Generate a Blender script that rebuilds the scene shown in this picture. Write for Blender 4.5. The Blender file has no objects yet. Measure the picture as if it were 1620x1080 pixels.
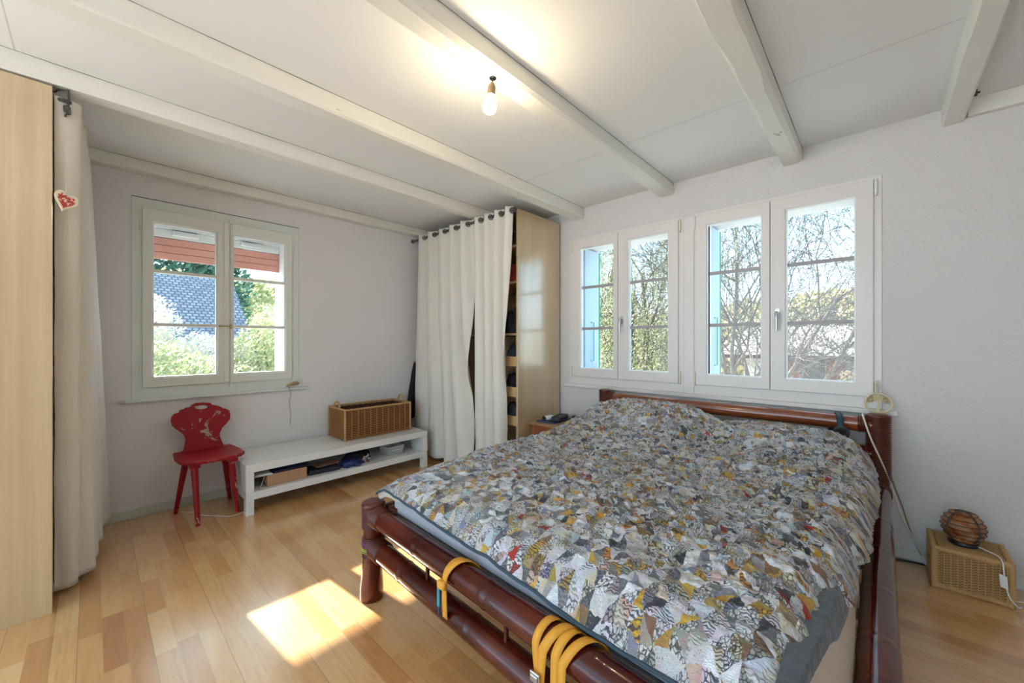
import bpy, bmesh, math, random
from mathutils import Vector, Matrix, noise
from math import sin, cos, pi, radians, floor, sqrt, exp
random.seed(7)
S = bpy.context.scene
COL = S.collection

# ------------------------------------------------------------------ camera
FPX = 619.5
cam_d = bpy.data.cameras.new('camera'); cam = bpy.data.objects.new('camera', cam_d); COL.objects.link(cam)
cam_d.sensor_width = 36.0; cam_d.lens = 36.0 * FPX / 1620.0
cam_d.shift_y = 1.0 / 1620.0
cam_d.clip_start = 0.02; cam_d.clip_end = 300
YAW = math.atan2(578.0, FPX)
cam.location = (0, 0, 1.21); cam.rotation_euler = (radians(90), 0, YAW)
S.camera = cam

# ------------------------------------------------------------------ view
S.view_settings.view_transform = 'Standard'; S.view_settings.look = 'None'
S.view_settings.gamma = 1.0; S.view_settings.use_curve_mapping = False
S.view_settings.exposure = 0.80

# ------------------------------------------------------------------ sky and sun
W = bpy.data.worlds.new('sky'); S.world = W; W.use_nodes = True
wn = W.node_tree.nodes; wl = W.node_tree.links; wn.clear()
w_out = wn.new('ShaderNodeOutputWorld'); w_bg = wn.new('ShaderNodeBackground')
w_tc = wn.new('ShaderNodeTexCoord'); w_sep = wn.new('ShaderNodeSeparateXYZ')
w_rmp = wn.new('ShaderNodeValToRGB'); w_map = wn.new('ShaderNodeMapRange')
w_map.inputs['From Min'].default_value = -0.1; w_map.inputs['From Max'].default_value = 1.0
cr = w_rmp.color_ramp
cr.elements[0].position = 0.0; cr.elements[0].color = (0.62, 0.60, 0.57, 1)
cr.elements[1].position = 1.0; cr.elements[1].color = (0.34, 0.42, 0.52, 1)
e = cr.elements.new(0.10); e.color = (0.36, 0.45, 0.52, 1)
e = cr.elements.new(0.35); e.color = (0.13, 0.27, 0.36, 1)
wl.new(w_tc.outputs['Generated'], w_sep.inputs[0]); wl.new(w_sep.outputs['Z'], w_map.inputs[0])
wl.new(w_map.outputs[0], w_rmp.inputs[0]); wl.new(w_rmp.outputs[0], w_bg.inputs[0])
w_bg.inputs[1].default_value = 4.6
wl.new(w_bg.outputs[0], w_out.inputs[0])

sun_d = bpy.data.lights.new('sun', 'SUN'); sun = bpy.data.objects.new('sun', sun_d); COL.objects.link(sun)
sun_d.energy = 13.0; sun_d.angle = radians(0.6); sun_d.color = (1.0, 0.94, 0.86)
SUN_DIR = Vector((1.0, 0.10, -0.57)).normalized()
sun.rotation_euler = SUN_DIR.to_track_quat('-Z', 'Y').to_euler()
sun.location = (-8, 0, 6)

# ------------------------------------------------------------------ helpers: objects
def link(o):
    COL.objects.link(o); return o
def tag(o, label=None, cat=None, group=None, kind=None):
    if label: o['label'] = label
    if cat: o['category'] = cat
    if group: o['group'] = group
    if kind: o['kind'] = kind
    return o
def thing(name, loc, label=None, cat=None, group=None, kind=None):
    o = link(bpy.data.objects.new(name, None)); o.location = loc; o.empty_display_size = 0.05
    return tag(o, label, cat, group, kind)
def wloc(o):
    v = Vector((0, 0, 0))
    while o is not None:
        v += o.location; o = o.parent
    return v

class MB:
    """collects shapes given in world coordinates and links them as one mesh"""
    def __init__(s): s.v = []; s.f = []; s.m = []; s.uv = {}
    def add(s, vs, fs, mi=0):
        b = len(s.v); s.v += [tuple(p) for p in vs]
        for f in fs: s.f.append([b + i for i in f]); s.m.append(mi)
        return s
    def box(s, x0, x1, y0, y1, z0, z1, mi=0):
        if x0 > x1: x0, x1 = x1, x0
        if y0 > y1: y0, y1 = y1, y0
        if z0 > z1: z0, z1 = z1, z0
        vs = [(x0,y0,z0),(x1,y0,z0),(x1,y1,z0),(x0,y1,z0),(x0,y0,z1),(x1,y0,z1),(x1,y1,z1),(x0,y1,z1)]
        return s.add(vs, [(0,3,2,1),(4,5,6,7),(0,1,5,4),(1,2,6,5),(2,3,7,6),(3,0,4,7)], mi)
    def hexa(s, p, mi=0):   # 8 points: bottom 4 ccw, top 4 ccw
        return s.add(p, [(0,3,2,1),(4,5,6,7),(0,1,5,4),(1,2,6,5),(2,3,7,6),(3,0,4,7)], mi)
    def prism(s, poly, fn, d0, d1, mi=0):   # poly 2d ccw; fn(a,b,d)->xyz
        n = len(poly)
        vs = [fn(a, b, d0) for a, b in poly] + [fn(a, b, d1) for a, b in poly]
        fs = [tuple(range(n))[::-1], tuple(range(n, 2*n))] + [(i, (i+1) % n, n+(i+1) % n, n+i) for i in range(n)]
        return s.add(vs, fs, mi)
    def tube(s, pts, r, sides=12, mi=0, caps=True, closed=False, squash=None):
        pts = [Vector(p) for p in pts]; n = len(pts)
        rr = r if callable(r) else (lambda i: r[i] if isinstance(r, (list, tuple)) else r)
        b = len(s.v); prev = None
        for i, p in enumerate(pts):
            if closed: t = pts[(i+1) % n] - pts[i-1]
            else: t = pts[min(i+1, n-1)] - pts[max(i-1, 0)]
            if t.length < 1e-9: t = Vector((0, 0, 1))
            t.normalize()
            if prev is None:
                a = Vector((0, 0, 1)) if abs(t.z) < 0.9 else Vector((1, 0, 0))
                nrm = t.cross(a).normalized()
            else:
                nrm = prev - t * prev.dot(t)
                if nrm.length < 1e-6: nrm = t.orthogonal()
                nrm.normalize()
            prev = nrm; bn = t.cross(nrm)
            ra = rr(i)
            for k in range(sides):
                an = 2*pi*k/sides
                s.v.append(tuple(p + (nrm*cos(an) + bn*sin(an)) * ra))
        m = n if closed else n-1
        for i in range(m):
            for k in range(sides):
                a0 = b + i*sides + k; a1 = b + i*sides + (k+1) % sides
                c0 = b + ((i+1) % n)*sides + k; c1 = b + ((i+1) % n)*sides + (k+1) % sides
                s.f.append([a0, a1, c1, c0]); s.m.append(mi)
        if caps and not closed:
            s.f.append([b+k for k in range(sides)][::-1]); s.m.append(mi)
            s.f.append([b+(n-1)*sides+k for k in range(sides)]); s.m.append(mi)
        return s
    def lathe(s, prof, c, sides=32, axis='z', mi=0):   # prof [(r,h)]
        b = len(s.v); cx, cy, cz = c; n = len(prof)
        for r, h in prof:
            for k in range(sides):
                a = 2*pi*k/sides; u, v = r*cos(a), r*sin(a)
                s.v.append({'z': (cx+u, cy+v, cz+h), 'x': (cx+h, cy+u, cz+v), 'y': (cx+u, cy+h, cz-v)}[axis])
        for i in range(n-1):
            for k in range(sides):
                s.f.append([b+i*sides+k, b+i*sides+(k+1) % sides, b+(i+1)*sides+(k+1) % sides, b+(i+1)*sides+k]); s.m.append(mi)
        if prof[0][0] > 1e-5: s.f.append([b+k for k in range(sides)][::-1]); s.m.append(mi)
        if prof[-1][0] > 1e-5: s.f.append([b+(n-1)*sides+k for k in range(sides)]); s.m.append(mi)
        return s
    def grid(s, nu, nv, fn, mi=0, uvfn=None):
        b = len(s.v)
        for j in range(nv+1):
            for i in range(nu+1):
                s.v.append(tuple(fn(i/nu, j/nv)))
                if uvfn: s.uv[len(s.v)-1] = uvfn(i/nu, j/nv)
        for j in range(nv):
            for i in range(nu):
                a = b + j*(nu+1) + i
                s.f.append([a, a+1, a+nu+2, a+nu+1]); s.m.append(mi)
        return s
    def ribbon(s, pts, wvecs, mi=0):
        b = len(s.v)
        for p, w in zip(pts, wvecs):
            p = Vector(p); w = Vector(w); s.v += [tuple(p-w), tuple(p+w)]
        for i in range(len(pts)-1):
            s.f.append([b+2*i, b+2*i+1, b+2*i+3, b+2*i+2]); s.m.append(mi)
        return s
    def build(s, name, mats, parent=None, smooth=False, bevel=0, solid=0, subsurf=0, angle=40, loc=None):
        if not isinstance(mats, (list, tuple)): mats = [mats]
        off = wloc(parent) if parent is not None else Vector(loc or (0, 0, 0))
        me = bpy.data.meshes.new(name)
        me.from_pydata([(x-off.x, y-off.y, z-off.z) for x, y, z in s.v], [], s.f)
        for m in mats: me.materials.append(m)
        if len(mats) > 1: me.polygons.foreach_set('material_index', s.m)
        if s.uv:
            ul = me.uv_layers.new(name='UVMap')
            for l in me.loops:
                if l.vertex_index in s.uv: ul.data[l.index].uv = s.uv[l.vertex_index]
        me.update()
        o = link(bpy.data.objects.new(name, me))
        if parent is not None: o.parent = parent
        elif loc: o.location = loc
        if smooth:
            me.polygons.foreach_set('use_smooth', [True]*len(me.polygons))
            if angle and angle < 180:
                try: me.set_sharp_from_angle(angle=radians(angle))
                except Exception: pass
        if solid:
            md = o.modifiers.new('thickness', 'SOLIDIFY'); md.thickness = solid; md.offset = 0
        if bevel:
            md = o.modifiers.new('bevel', 'BEVEL'); md.width = bevel; md.segments = 2; md.limit_method = 'ANGLE'; md.angle_limit = radians(40)
        if subsurf:
            md = o.modifiers.new('subsurf', 'SUBSURF'); md.levels = subsurf; md.render_levels = subsurf
        return o

# ------------------------------------------------------------------ helpers: materials
class NT:
    def __init__(s, name):
        s.m = bpy.data.materials.new(name); s.m.use_nodes = True
        s.t = s.m.node_tree; s.n = s.t.nodes; s.l = s.t.links
        s.b = s.n['Principled BSDF']; s.out = s.n['Material Output']
    def node(s, typ, ins=None, **kw):
        nd = s.n.new(typ)
        for k, v in kw.items(): setattr(nd, k, v)
        for k, v in (ins or {}).items(): s.set(nd.inputs[k], v)
        return nd
    def set(s, sock, v):
        if isinstance(v, bpy.types.NodeSocket): s.l.new(v, sock)
        elif isinstance(v, (tuple, list)) and len(v) == 3 and sock.type == 'RGBA': sock.default_value = (*v, 1)
        else: sock.default_value = v
    def bs(s, **kw):
        for k, v in kw.items(): s.set(s.b.inputs[{'col': 'Base Color', 'rough': 'Roughness', 'metal': 'Metallic', 'spec': 'Specular IOR Level',
            'normal': 'Normal', 'coat': 'Coat Weight', 'coatr': 'Coat Roughness', 'sheen': 'Sheen Weight', 'trans': 'Transmission Weight', 'ior': 'IOR',
            'emis': 'Emission Color', 'emiss': 'Emission Strength', 'alpha': 'Alpha', 'subs': 'Subsurface Weight'}[k]], v)
        return s
    def coord(s, kind='Object', scale=(1, 1, 1), rot=(0, 0, 0), loc=(0, 0, 0)):
        tc = s.node('ShaderNodeTexCoord')
        mp = s.node('ShaderNodeMapping', {'Vector': tc.outputs[kind], 'Scale': scale, 'Rotation': rot, 'Location': loc})
        return mp.outputs[0]
    def noise(s, vec, scale=5, detail=4, rough=0.5, dist=0.0, out='Fac'):
        return s.node('ShaderNodeTexNoise', {'Vector': vec, 'Scale': scale, 'Detail': detail, 'Roughness': rough, 'Distortion': dist}).outputs[out]
    def ramp(s, fac, stops, interp='LINEAR'):
        nd = s.node('ShaderNodeValToRGB', {'Fac': fac}); r = nd.color_ramp; r.interpolation = interp
        while len(r.elements) < len(stops): r.elements.new(0.5)
        for el, (p, c) in zip(r.elements, stops):
            el.position = p; el.color = (*c, 1) if len(c) == 3 else c
        return nd.outputs[0]
    def mix(s, a, b, fac=0.5, mode='MIX'):
        nd = s.node('ShaderNodeMix', data_type='RGBA', blend_type=mode)
        s.set(nd.inputs[0], fac); s.set(nd.inputs[6], a); s.set(nd.inputs[7], b); return nd.outputs[2]
    def math(s, op, a, b=None, clamp=False):
        nd = s.node('ShaderNodeMath', operation=op, use_clamp=clamp); s.set(nd.inputs[0], a)
        if b is not None: s.set(nd.inputs[1], b)
        return nd.outputs[0]
    def bump(s, h, strength=0.3, dist=0.01, normal=None):
        ins = {'Height': h, 'Strength': strength, 'Distance': dist}
        if normal is not None: ins['Normal'] = normal
        return s.node('ShaderNodeBump', ins).outputs[0]

def plain(name, col, rough=0.5, spec=0.5, metal=0.0, nscale=0, namp=0.0, bumps=0, bscale=60, coat=0, sheen=0, bdist=0.002):
    t = NT(name); vec = t.coord()
    c = col
    if namp:
        n = t.noise(vec, nscale or 8, 4)
        c = t.mix(tuple(max(0, x*(1-namp)) for x in col), tuple(min(1, x*(1+namp)) for x in col), n)
    t.bs(col=c, rough=rough, spec=spec, metal=metal)
    if coat: t.bs(coat=coat, coatr=0.08)
    if sheen: t.bs(sheen=sheen)
    if bumps: t.bs(normal=t.bump(t.noise(vec, bscale, 5), bumps, bdist))
    return t.m

def m_plaster(name, col, scale, strength, cracks=False):
    t = NT(name); v = t.coord()
    n1 = t.noise(v, scale, 6, 0.6); n2 = t.noise(v, 2.2, 3)
    c = t.mix(col, tuple(x*0.96 for x in col), n2)
    if cracks:
        vo = t.node('ShaderNodeTexVoronoi', {'Vector': t.node('ShaderNodeMixRGB', {'Fac': 0.25, 'Color1': t.coord(scale=(1, .6, .55)), 'Color2': t.noise(v, 3, 5, out='Color')}).outputs[0], 'Scale': 0.9}, feature='DISTANCE_TO_EDGE')
        ck = t.ramp(vo.outputs['Distance'], [(0.0, (0.80, 0.79, 0.78)), (0.0022, (1, 1, 1))])
        c = t.mix(c, ck, 0.4, 'MULTIPLY')
    t.bs(col=c, rough=0.9, spec=0.2, normal=t.bump(n1, strength, 0.006))
    return t.m

M = {}
M['wall_left'] = m_plaster('painted_plaster_fine', (0.82, 0.81, 0.83), 45, 0.25, True)
M['wall_back'] = m_plaster('roughcast_plaster', (0.69, 0.675, 0.675), 42, 1.0)
def m_ceiling():
    t = NT('ceiling_panel_paint'); v = t.coord()
    y = t.node('ShaderNodeSeparateXYZ', {0: v}).outputs['Y']
    seam = t.ramp(t.math('ABSOLUTE', t.math('SUBTRACT', y, 2.275)), [(0.0, (0.62, 0.61, 0.60)), (0.0025, (1, 1, 1))])
    seam2 = t.ramp(t.math('ABSOLUTE', t.math('SUBTRACT', y, -0.225)), [(0.0, (0.6, 0.6, 0.6)), (0.0025, (1, 1, 1))])
    c = t.mix((0.86, 0.86, 0.85), (0.83, 0.835, 0.83), t.noise(v, 1.5, 3))
    c = t.mix(c, seam, 0.8, 'MULTIPLY'); c = t.mix(c, seam2, 0.8, 'MULTIPLY')
    t.bs(col=c, rough=0.75, spec=0.25, normal=t.bump(t.noise(v, 25, 4), 0.08, 0.004))
    return t.m
M['ceiling'] = m_ceiling()
def m_beam():
    t = NT('cream_painted_beam'); v = t.coord(scale=(14, 1.2, 14))
    n = t.noise(v, 3, 5, 0.6)
    c = t.mix((0.85, 0.84, 0.78), (0.80, 0.80, 0.745), n)
    k = t.noise(t.coord(scale=(1, 0.35, 1)), 26, 2)
    kn = t.ramp(k, [(0.0, (1, 1, 1)), (0.74, (1, 1, 1)), (0.78, (0.35, 0.3, 0.25))])
    c = t.mix(c, kn, 0.6, 'MULTIPLY')
    t.bs(col=c, rough=0.4, spec=0.4, normal=t.bump(n, 0.25, 0.004))
    return t.m
M['beam'] = m_beam()
def m_floor():
    t = NT('maple_parquet')
    v = t.coord(scale=(1, 1, 1), loc=(0.23, 0.04, 0))
    # strips 1/3 of a 0.205 m board, running along x
    br = t.node('ShaderNodeTexBrick', {'Vector': v, 'Color1': (0, 0, 0), 'Color2': (1, 1, 1), 'Mortar': (0.5, 0.5, 0.5), 'Scale': 1.0, 'Mortar Size': 0.0006,
                                       'Mortar Smooth': 0.0, 'Brick Width': 0.42, 'Row Height': 0.0683}, offset=0.37, offset_frequency=1, squash=0.8, squash_frequency=3)
    rnd = br.outputs['Color']; mort = br.outputs['Fac']
    bb = t.node('ShaderNodeTexBrick', {'Vector': v, 'Color1': (0, 0, 0), 'Color2': (1, 1, 1), 'Mortar': (0, 0, 0), 'Scale': 1.0, 'Mortar Size': 0.0011,
                                       'Mortar Smooth': 0.2, 'Brick Width': 2.2, 'Row Height': 0.205}, offset=0.41, offset_frequency=1)
    base = t.ramp(rnd, [(0.0, (0.52, 0.225, 0.075)), (0.08, (0.62, 0.30, 0.105)), (0.3, (0.71, 0.375, 0.14)), (0.55, (0.75, 0.415, 0.165)), (0.8, (0.78, 0.45, 0.19)), (1.0, (0.80, 0.49, 0.23))])
    gv = t.coord(scale=(1.4, 16, 1))
    off = t.node('ShaderNodeVectorMath', {0: gv, 1: t.node('ShaderNodeVectorMath', {0: rnd, 1: (37.0, 11.0, 5.0)}, operation='MULTIPLY').outputs[0]}, operation='ADD').outputs[0]
    g = t.noise(off, 3.0, 6, 0.6, 0.6)
    grain = t.ramp(g, [(0.25, (0.80, 0.74, 0.68)), (0.55, (1, 1, 1)), (0.8, (0.93, 0.88, 0.82))])
    c = t.mix(base, grain, 0.8, 'MULTIPLY')
    # brown heart streaks on some strips
    st = t.noise(off, 1.1, 5, 0.65, 1.5)
    stm = t.ramp(st, [(0.0, (0, 0, 0)), (0.60, (0, 0, 0)), (0.80, (1, 1, 1))])
    c = t.mix(c, (0.34, 0.15, 0.06), t.math('MULTIPLY', stm, 0.6))
    kn = t.node('ShaderNodeTexVoronoi', {'Vector': t.coord(scale=(0.55, 1, 1)), 'Scale': 1.7})
    knm = t.ramp(kn.outputs['Distance'], [(0.0, (1, 1, 1)), (0.018, (1, 1, 1)), (0.03, (0, 0, 0))])
    c = t.mix(c, (0.16, 0.07, 0.03), t.math('MULTIPLY', knm, 0.7))
    c = t.mix(c, (0.30, 0.15, 0.07), t.math('MULTIPLY', bb.outputs['Fac'], 0.75))
    c = t.mix(c, (0.42, 0.23, 0.10), t.math('MULTIPLY', mort, 0.35))
    t.bs(col=c, rough=0.26, spec=0.8, coat=1.0, coatr=0.20, normal=t.bump(t.math('SUBTRACT', 1.0, bb.outputs['Fac']), 0.25, 0.001))
    t.b.inputs['Coat IOR'].default_value = 1.8
    return t.m
M['floor'] = m_floor()
def m_veneer():
    t = NT('birch_veneer')
    v = t.coord(scale=(9, 9, 0.25)); n = t.noise(v, 2.2, 4, 0.55)
    g = t.noise(t.coord(scale=(60, 60, 1.5)), 3, 5, 0.6)
    yb = t.node('ShaderNodeSeparateXYZ', {0: t.coord()}).outputs['Y']
    st = t.node('ShaderNodeTexWhiteNoise', {'W': t.math('FLOOR', t.math('MULTIPLY', yb, 10.5))}, noise_dimensions='1D').outputs['Value']
    c = t.ramp(n, [(0.3, (0.58, 0.41, 0.215)), (0.7, (0.67, 0.505, 0.295))])
    c = t.mix(c, t.ramp(st, [(0, (0.93, 0.91, 0.88)), (1, (1, 1, 1))]), 0.8, 'MULTIPLY')
    c = t.mix(c, t.ramp(g, [(0.3, (0.92, 0.90, 0.87)), (0.7, (1, 1, 1))]), 0.7, 'MULTIPLY')
    t.bs(col=c, rough=0.24, spec=0.9, coat=1.0, coatr=0.16); t.b.inputs['Coat IOR'].default_value = 1.9
    return t.m
M['veneer'] = m_veneer()
M['veneer_edge'] = plain('veneer_edge', (0.62, 0.40, 0.20), 0.5, namp=0.08)
M['white_pvc'] = plain('white_window_paint', (0.74, 0.71, 0.70), 0.32, 0.5)
M['bead'] = plain('white_glazing_bead', (0.86, 0.87, 0.88), 0.3, 0.5)
M['old_paint'] = plain('old_greenish_white_paint', (0.80, 0.83, 0.80), 0.4, 0.45, namp=0.03, nscale=5, bumps=0.15, bscale=18)
M['casing'] = plain('pale_green_casing_paint', (0.74, 0.80, 0.78), 0.45, 0.4, namp=0.04, nscale=4, bumps=0.15, bscale=18)
M['skirt'] = plain('grey_green_skirting_paint', (0.58, 0.62, 0.56), 0.5, 0.4, namp=0.05)
M['grey_bar'] = plain('grey_glazing_bar_paint', (0.36, 0.34, 0.36), 0.4)
M['steel'] = plain('satin_steel', (0.55, 0.56, 0.58), 0.28, metal=1.0)
M['hinge_cream'] = plain('cream_hinge_sleeve', (0.72, 0.68, 0.54), 0.4)
M['dark_metal'] = plain('dark_grey_rod_metal', (0.10, 0.10, 0.10), 0.35, metal=0.6)
M['brass'] = plain('aged_brass', (0.45, 0.34, 0.16), 0.4, metal=0.8)
M['black'] = plain('black_plastic', (0.012, 0.012, 0.014), 0.4)
M['white_lacquer'] = plain('white_lacquer', (0.80, 0.80, 0.79), 0.22, 0.5)
M['white_plastic'] = plain('white_plastic', (0.8, 0.8, 0.78), 0.35)
M['gap'] = plain('dark_gap_line', (0.05, 0.05, 0.05), 0.9)

def m_glass():
    t = NT('window_glass'); t.n.remove(t.b)
    tr = t.node('ShaderNodeBsdfTransparent', {'Color': (0.97, 0.985, 0.98)})
    gl = t.node('ShaderNodeBsdfGlossy', {'Roughness': 0.0, 'Color': (1, 1, 1)})
    fr = t.node('ShaderNodeFresnel', {'IOR': 1.5})
    mx = t.node('ShaderNodeMixShader', {0: fr.outputs[0], 1: tr.outputs[0], 2: gl.outputs[0]})
    t.l.new(mx.outputs[0], t.out.inputs[0]); return t.m
M['glass'] = m_glass()

def m_fabric(name, col, amp=0.06, bs=0.25, weave=900, transl=0.25):
    t = NT(name); v = t.coord()
    c = t.mix(col, tuple(x*(1-amp) for x in col), t.noise(v, 5, 4))
    wv = t.noise(t.coord(scale=(6, 6, 1)), 26, 4, 0.6)
    t.bs(col=c, rough=0.9, spec=0.1, sheen=0.1, normal=t.bump(wv, bs, 0.004))
    if transl:
        tl = t.node('ShaderNodeBsdfTranslucent', {'Color': c})
        mx = t.node('ShaderNodeMixShader', {0: transl, 1: t.b.outputs[0], 2: tl.outputs[0]})
        t.l.new(mx.outputs[0], t.out.inputs[0])
    return t.m
M['curtain'] = m_fabric('unbleached_cotton', (0.92, 0.885, 0.83))
M['curtain_cream'] = m_fabric('cream_cotton', (0.93, 0.88, 0.79))

# ------------------------------------------------------------------ large structure
XL, YB, ZC = -3.75, 3.10, 2.45
XR, YF = 2.5, -2.4
TH = 0.36
def TL(a, d, z): return (XL - d, a, z)
def TB(a, d, z): return (a, YB + d, z)
def tbox(mb, T, a0, a1, d0, d1, z0, z1, mi=0):
    p, q = T(a0, d0, z0), T(a1, d1, z1)
    return mb.box(p[0], q[0], p[1], q[1], z0, z1, mi)
def ring(mb, T, a0, a1, z0, z1, w, d0, d1, mi=0):
    """mitred rectangular frame; w = (left,right,top,bottom)"""
    o = [(a0, z0), (a1, z0), (a1, z1), (a0, z1)]
    i = [(a0+w[0], z0+w[3]), (a1-w[1], z0+w[3]), (a1-w[1], z1-w[2]), (a0+w[0], z1-w[2])]
    vs = [T(a, d0, z) for a, z in o] + [T(a, d0, z) for a, z in i] + [T(a, d1, z) for a, z in o] + [T(a, d1, z) for a, z in i]
    fs = []
    for k in range(4):
        n = (k+1) % 4
        fs += [(k, n, 4+n, 4+k), (8+k, 12+k, 12+n, 8+n), (k, 8+k, 8+n, n), (4+k, 4+n, 12+n, 12+k)]
    return mb.add(vs, fs, mi)
def wall_with_holes(name, T, a0, a1, z0, z1, holes, mat, d0=0.0, d1=TH):
    mb = MB(); holes = sorted(holes); cur = a0
    for h in holes:
        tbox(mb, T, cur, h[0], d0, d1, z0, z1)
        tbox(mb, T, h[0], h[1], d0, d1, z0, h[2]); tbox(mb, T, h[0], h[1], d0, d1, h[3], z1)
        cur = h[1]
    tbox(mb, T, cur, a1, d0, d1, z0, z1)
    o = mb.build(name, mat); o['kind'] = 'structure'; return o
W1 = (0.262, 1.162, 0.925, 2.115)
W2 = (-2.06, -1.16, 0.925, 2.115)
W3 = (-0.955, -0.055, 0.925, 2.115)
tag(MB().box(XL-TH, XR, YF, YB+TH, -0.12, 0.0).build('floor', M['floor']), 'honey maple strip parquet floor', kind='structure')
tag(MB().box(XL-TH, XR, YF, YB+TH, ZC, ZC+0.12).build('ceiling', M['ceiling']), 'white panelled ceiling between the beams', kind='structure')
wall_with_holes('wall_left', TL, YF, YB+TH, 0.0, ZC, [W1], M['wall_left'])
wall_with_holes('wall_back', TB, XL, XR, 0.0, ZC, [W2, W3], M['wall_back'])

tag(MB().box(XR, XR+0.2, YF, YB+TH, 0, ZC).build('wall_right', M['wall_back']), kind='structure')
tag(MB().box(0.7, XR, YF-0.2, YF, 0, ZC).build('wall_front', M['wall_back']), kind='structure')  # partial unseen wall, width set to cut daylight from the open back

# skirting boards
mb = MB(); mb.box(XL, XL+0.016, -0.05, 2.46, 0.0, 0.062)
tag(mb.build('baseboard_left', M['skirt'], bevel=0.003), kind='structure')
mb = MB(); mb.box(-0.0, XR, YB-0.014, YB, 0.0, 0.06); mb.box(-2.2, -0.0, YB-0.014, YB, 0.0, 0.06)
tag(mb.build('baseboard_back', plain('pale_skirting_paint', (0.62, 0.63, 0.60), 0.5), bevel=0.003), kind='structure')

# beams run along y
def beam(x0, x1, zb, seed, wav, label, y0=YF, y1=YB+0.0):
    mb = MB(); N = 90
    def off(k, y):
        b = wav * noise.noise(Vector((y*1.3, seed*7.3+k*3.1, 0)))
        b += wav*0.45 * noise.noise(Vector((y*4.7, seed*7.3+k*3.1, 5)))
        return b
    vs = []
    for i in range(N+1):
        y = y0 + (y1-y0)*i/N
        ch = 0.006 + 0.25*wav
        dl, dr, dz = off(0, y), off(1, y), off(2, y)*0.35
        vs += [(x0, y, ZC+0.01), (x0, y, zb+ch), (x0+ch-dl*0.8, y, zb+dz), (x1-ch+dr*0.8, y, zb+dz), (x1, y, zb+ch), (x1, y, ZC+0.01)]
    fs = []
    for i in range(N):
        for k in range(5):
            a = i*6+k; fs.append((a, a+1, a+7, a+6))
    fs.append((0, 1, 2, 3, 4, 5)); fs.append(tuple(N*6+k for k in range(5, -1, -1)))
    mb.add(vs, fs)
    o = mb.build('ceiling_beam', M['beam'], smooth=True, angle=28)
    g = MB(); g.tube([(x1+0.0005, y0+(y1-y0)*i/60, ZC-0.0005) for i in range(61)], lambda i: 0.0008+0.0016*max(0, noise.noise(Vector((i*0.37, seed, 2)))+0.25), 5); g.build('gap_line', M['gap'], o)
    return tag(o, label, kind='structure')
beam(-3.75, -3.66, 2.372, 1, 0.006, 'cream painted beam running along the wall above the small window')
beam(-2.78, -2.68, 2.362, 2, 0.010, 'cream beam passing over both wardrobe ends')
beam(-2.10, -1.985, 2.355, 3, 0.014, 'cream beam ending just right of the wardrobe top')
beam(-1.275, -1.165, 2.362, 4, 0.022, 'cream beam with the bare bulb hanging from it')
beam(-0.458, -0.352, 2.362, 5, 0.028, 'rough hewn beam ending above the right window pair')
beam(0.250, 0.332, 2.358, 6, 0.012, 'rightmost white beam in the corner of the view')
# ledge where wall meets ceiling right of the last beam
tag(MB().box(0.34, XR, YB-0.035, YB+0.01, 2.37, ZC+0.005).build('trim_1', M['beam'], bevel=0.004), kind='structure')

# ------------------------------------------------------------------ windows
def sash(win, T, a0, a1, z0, z1, gl, frame_mat, d_face, hinge_side, bars, wood=False, name='window_sash'):
    """gl = (glass a0, a1, z0, z1)"""
    s = thing(name, T(a0, 0, z0)); s.parent = win; s.location = Vector(T(a0, 0, z0)) - wloc(win)
    w = (gl[0]-a0, a1-gl[1], z1-gl[3], gl[2]-z0)
    mb = MB(); ring(mb, T, a0, a1, z0, z1, w, d_face, 0.035)
    mb.build('sash_frame', frame_mat, s, bevel=0.004)
    mb = MB(); ring(mb, T, gl[0]-0.001, gl[1]+0.001, gl[2]-0.001, gl[3]+0.001, (0.009,)*4, d_face+0.010, 0.03)
    mb.build('glazing_bead', frame_mat if wood else M['bead'], s, bevel=0.002)
    mb = MB(); dg = 0.018
    p = [T(gl[0]+.004, dg, gl[2]+.004), T(gl[1]-.004, dg, gl[2]+.004), T(gl[1]-.004, dg, gl[3]-.004), T(gl[0]+.004, dg, gl[3]-.004)]
    mb.add(p, [(0, 1, 2, 3)]); mb.build('glass_pane', M['glass'], s)
    for z in bars:
        mb = MB()
        if wood: tbox(mb, T, gl[0], gl[1], d_face+0.006, 0.034, z-0.011, z+0.011)
        else:
            tbox(mb, T, gl[0], gl[1], 0.012, 0.0165, z-0.012, z+0.012); tbox(mb, T, gl[0], gl[1], 0.020, 0.026, z-0.012, z+0.012)
        mb.build('glazing_bar', frame_mat if wood else M['grey_bar'], s, bevel=0.0015)
    return s
def hinge(win, T, a, z0, z1, d, mat):
    mb = MB(); c = T(a, d, z0)
    mb.lathe([(0.0068, 0), (0.0068, 0.012)], c, 12); mb.lathe([(0.0078, 0.0135), (0.0078, (z1-z0)-0.016)], c, 12)
    mb.lathe([(0.0068, (z1-z0)-0.0145), (0.0068, z1-z0)], c, 12)
    tbox(mb, T, a-0.004, a+0.004, d, 0.0, z0+0.01, z1-0.01)
    mb.build('hinge', mat, win, smooth=True, angle=30)
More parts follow.
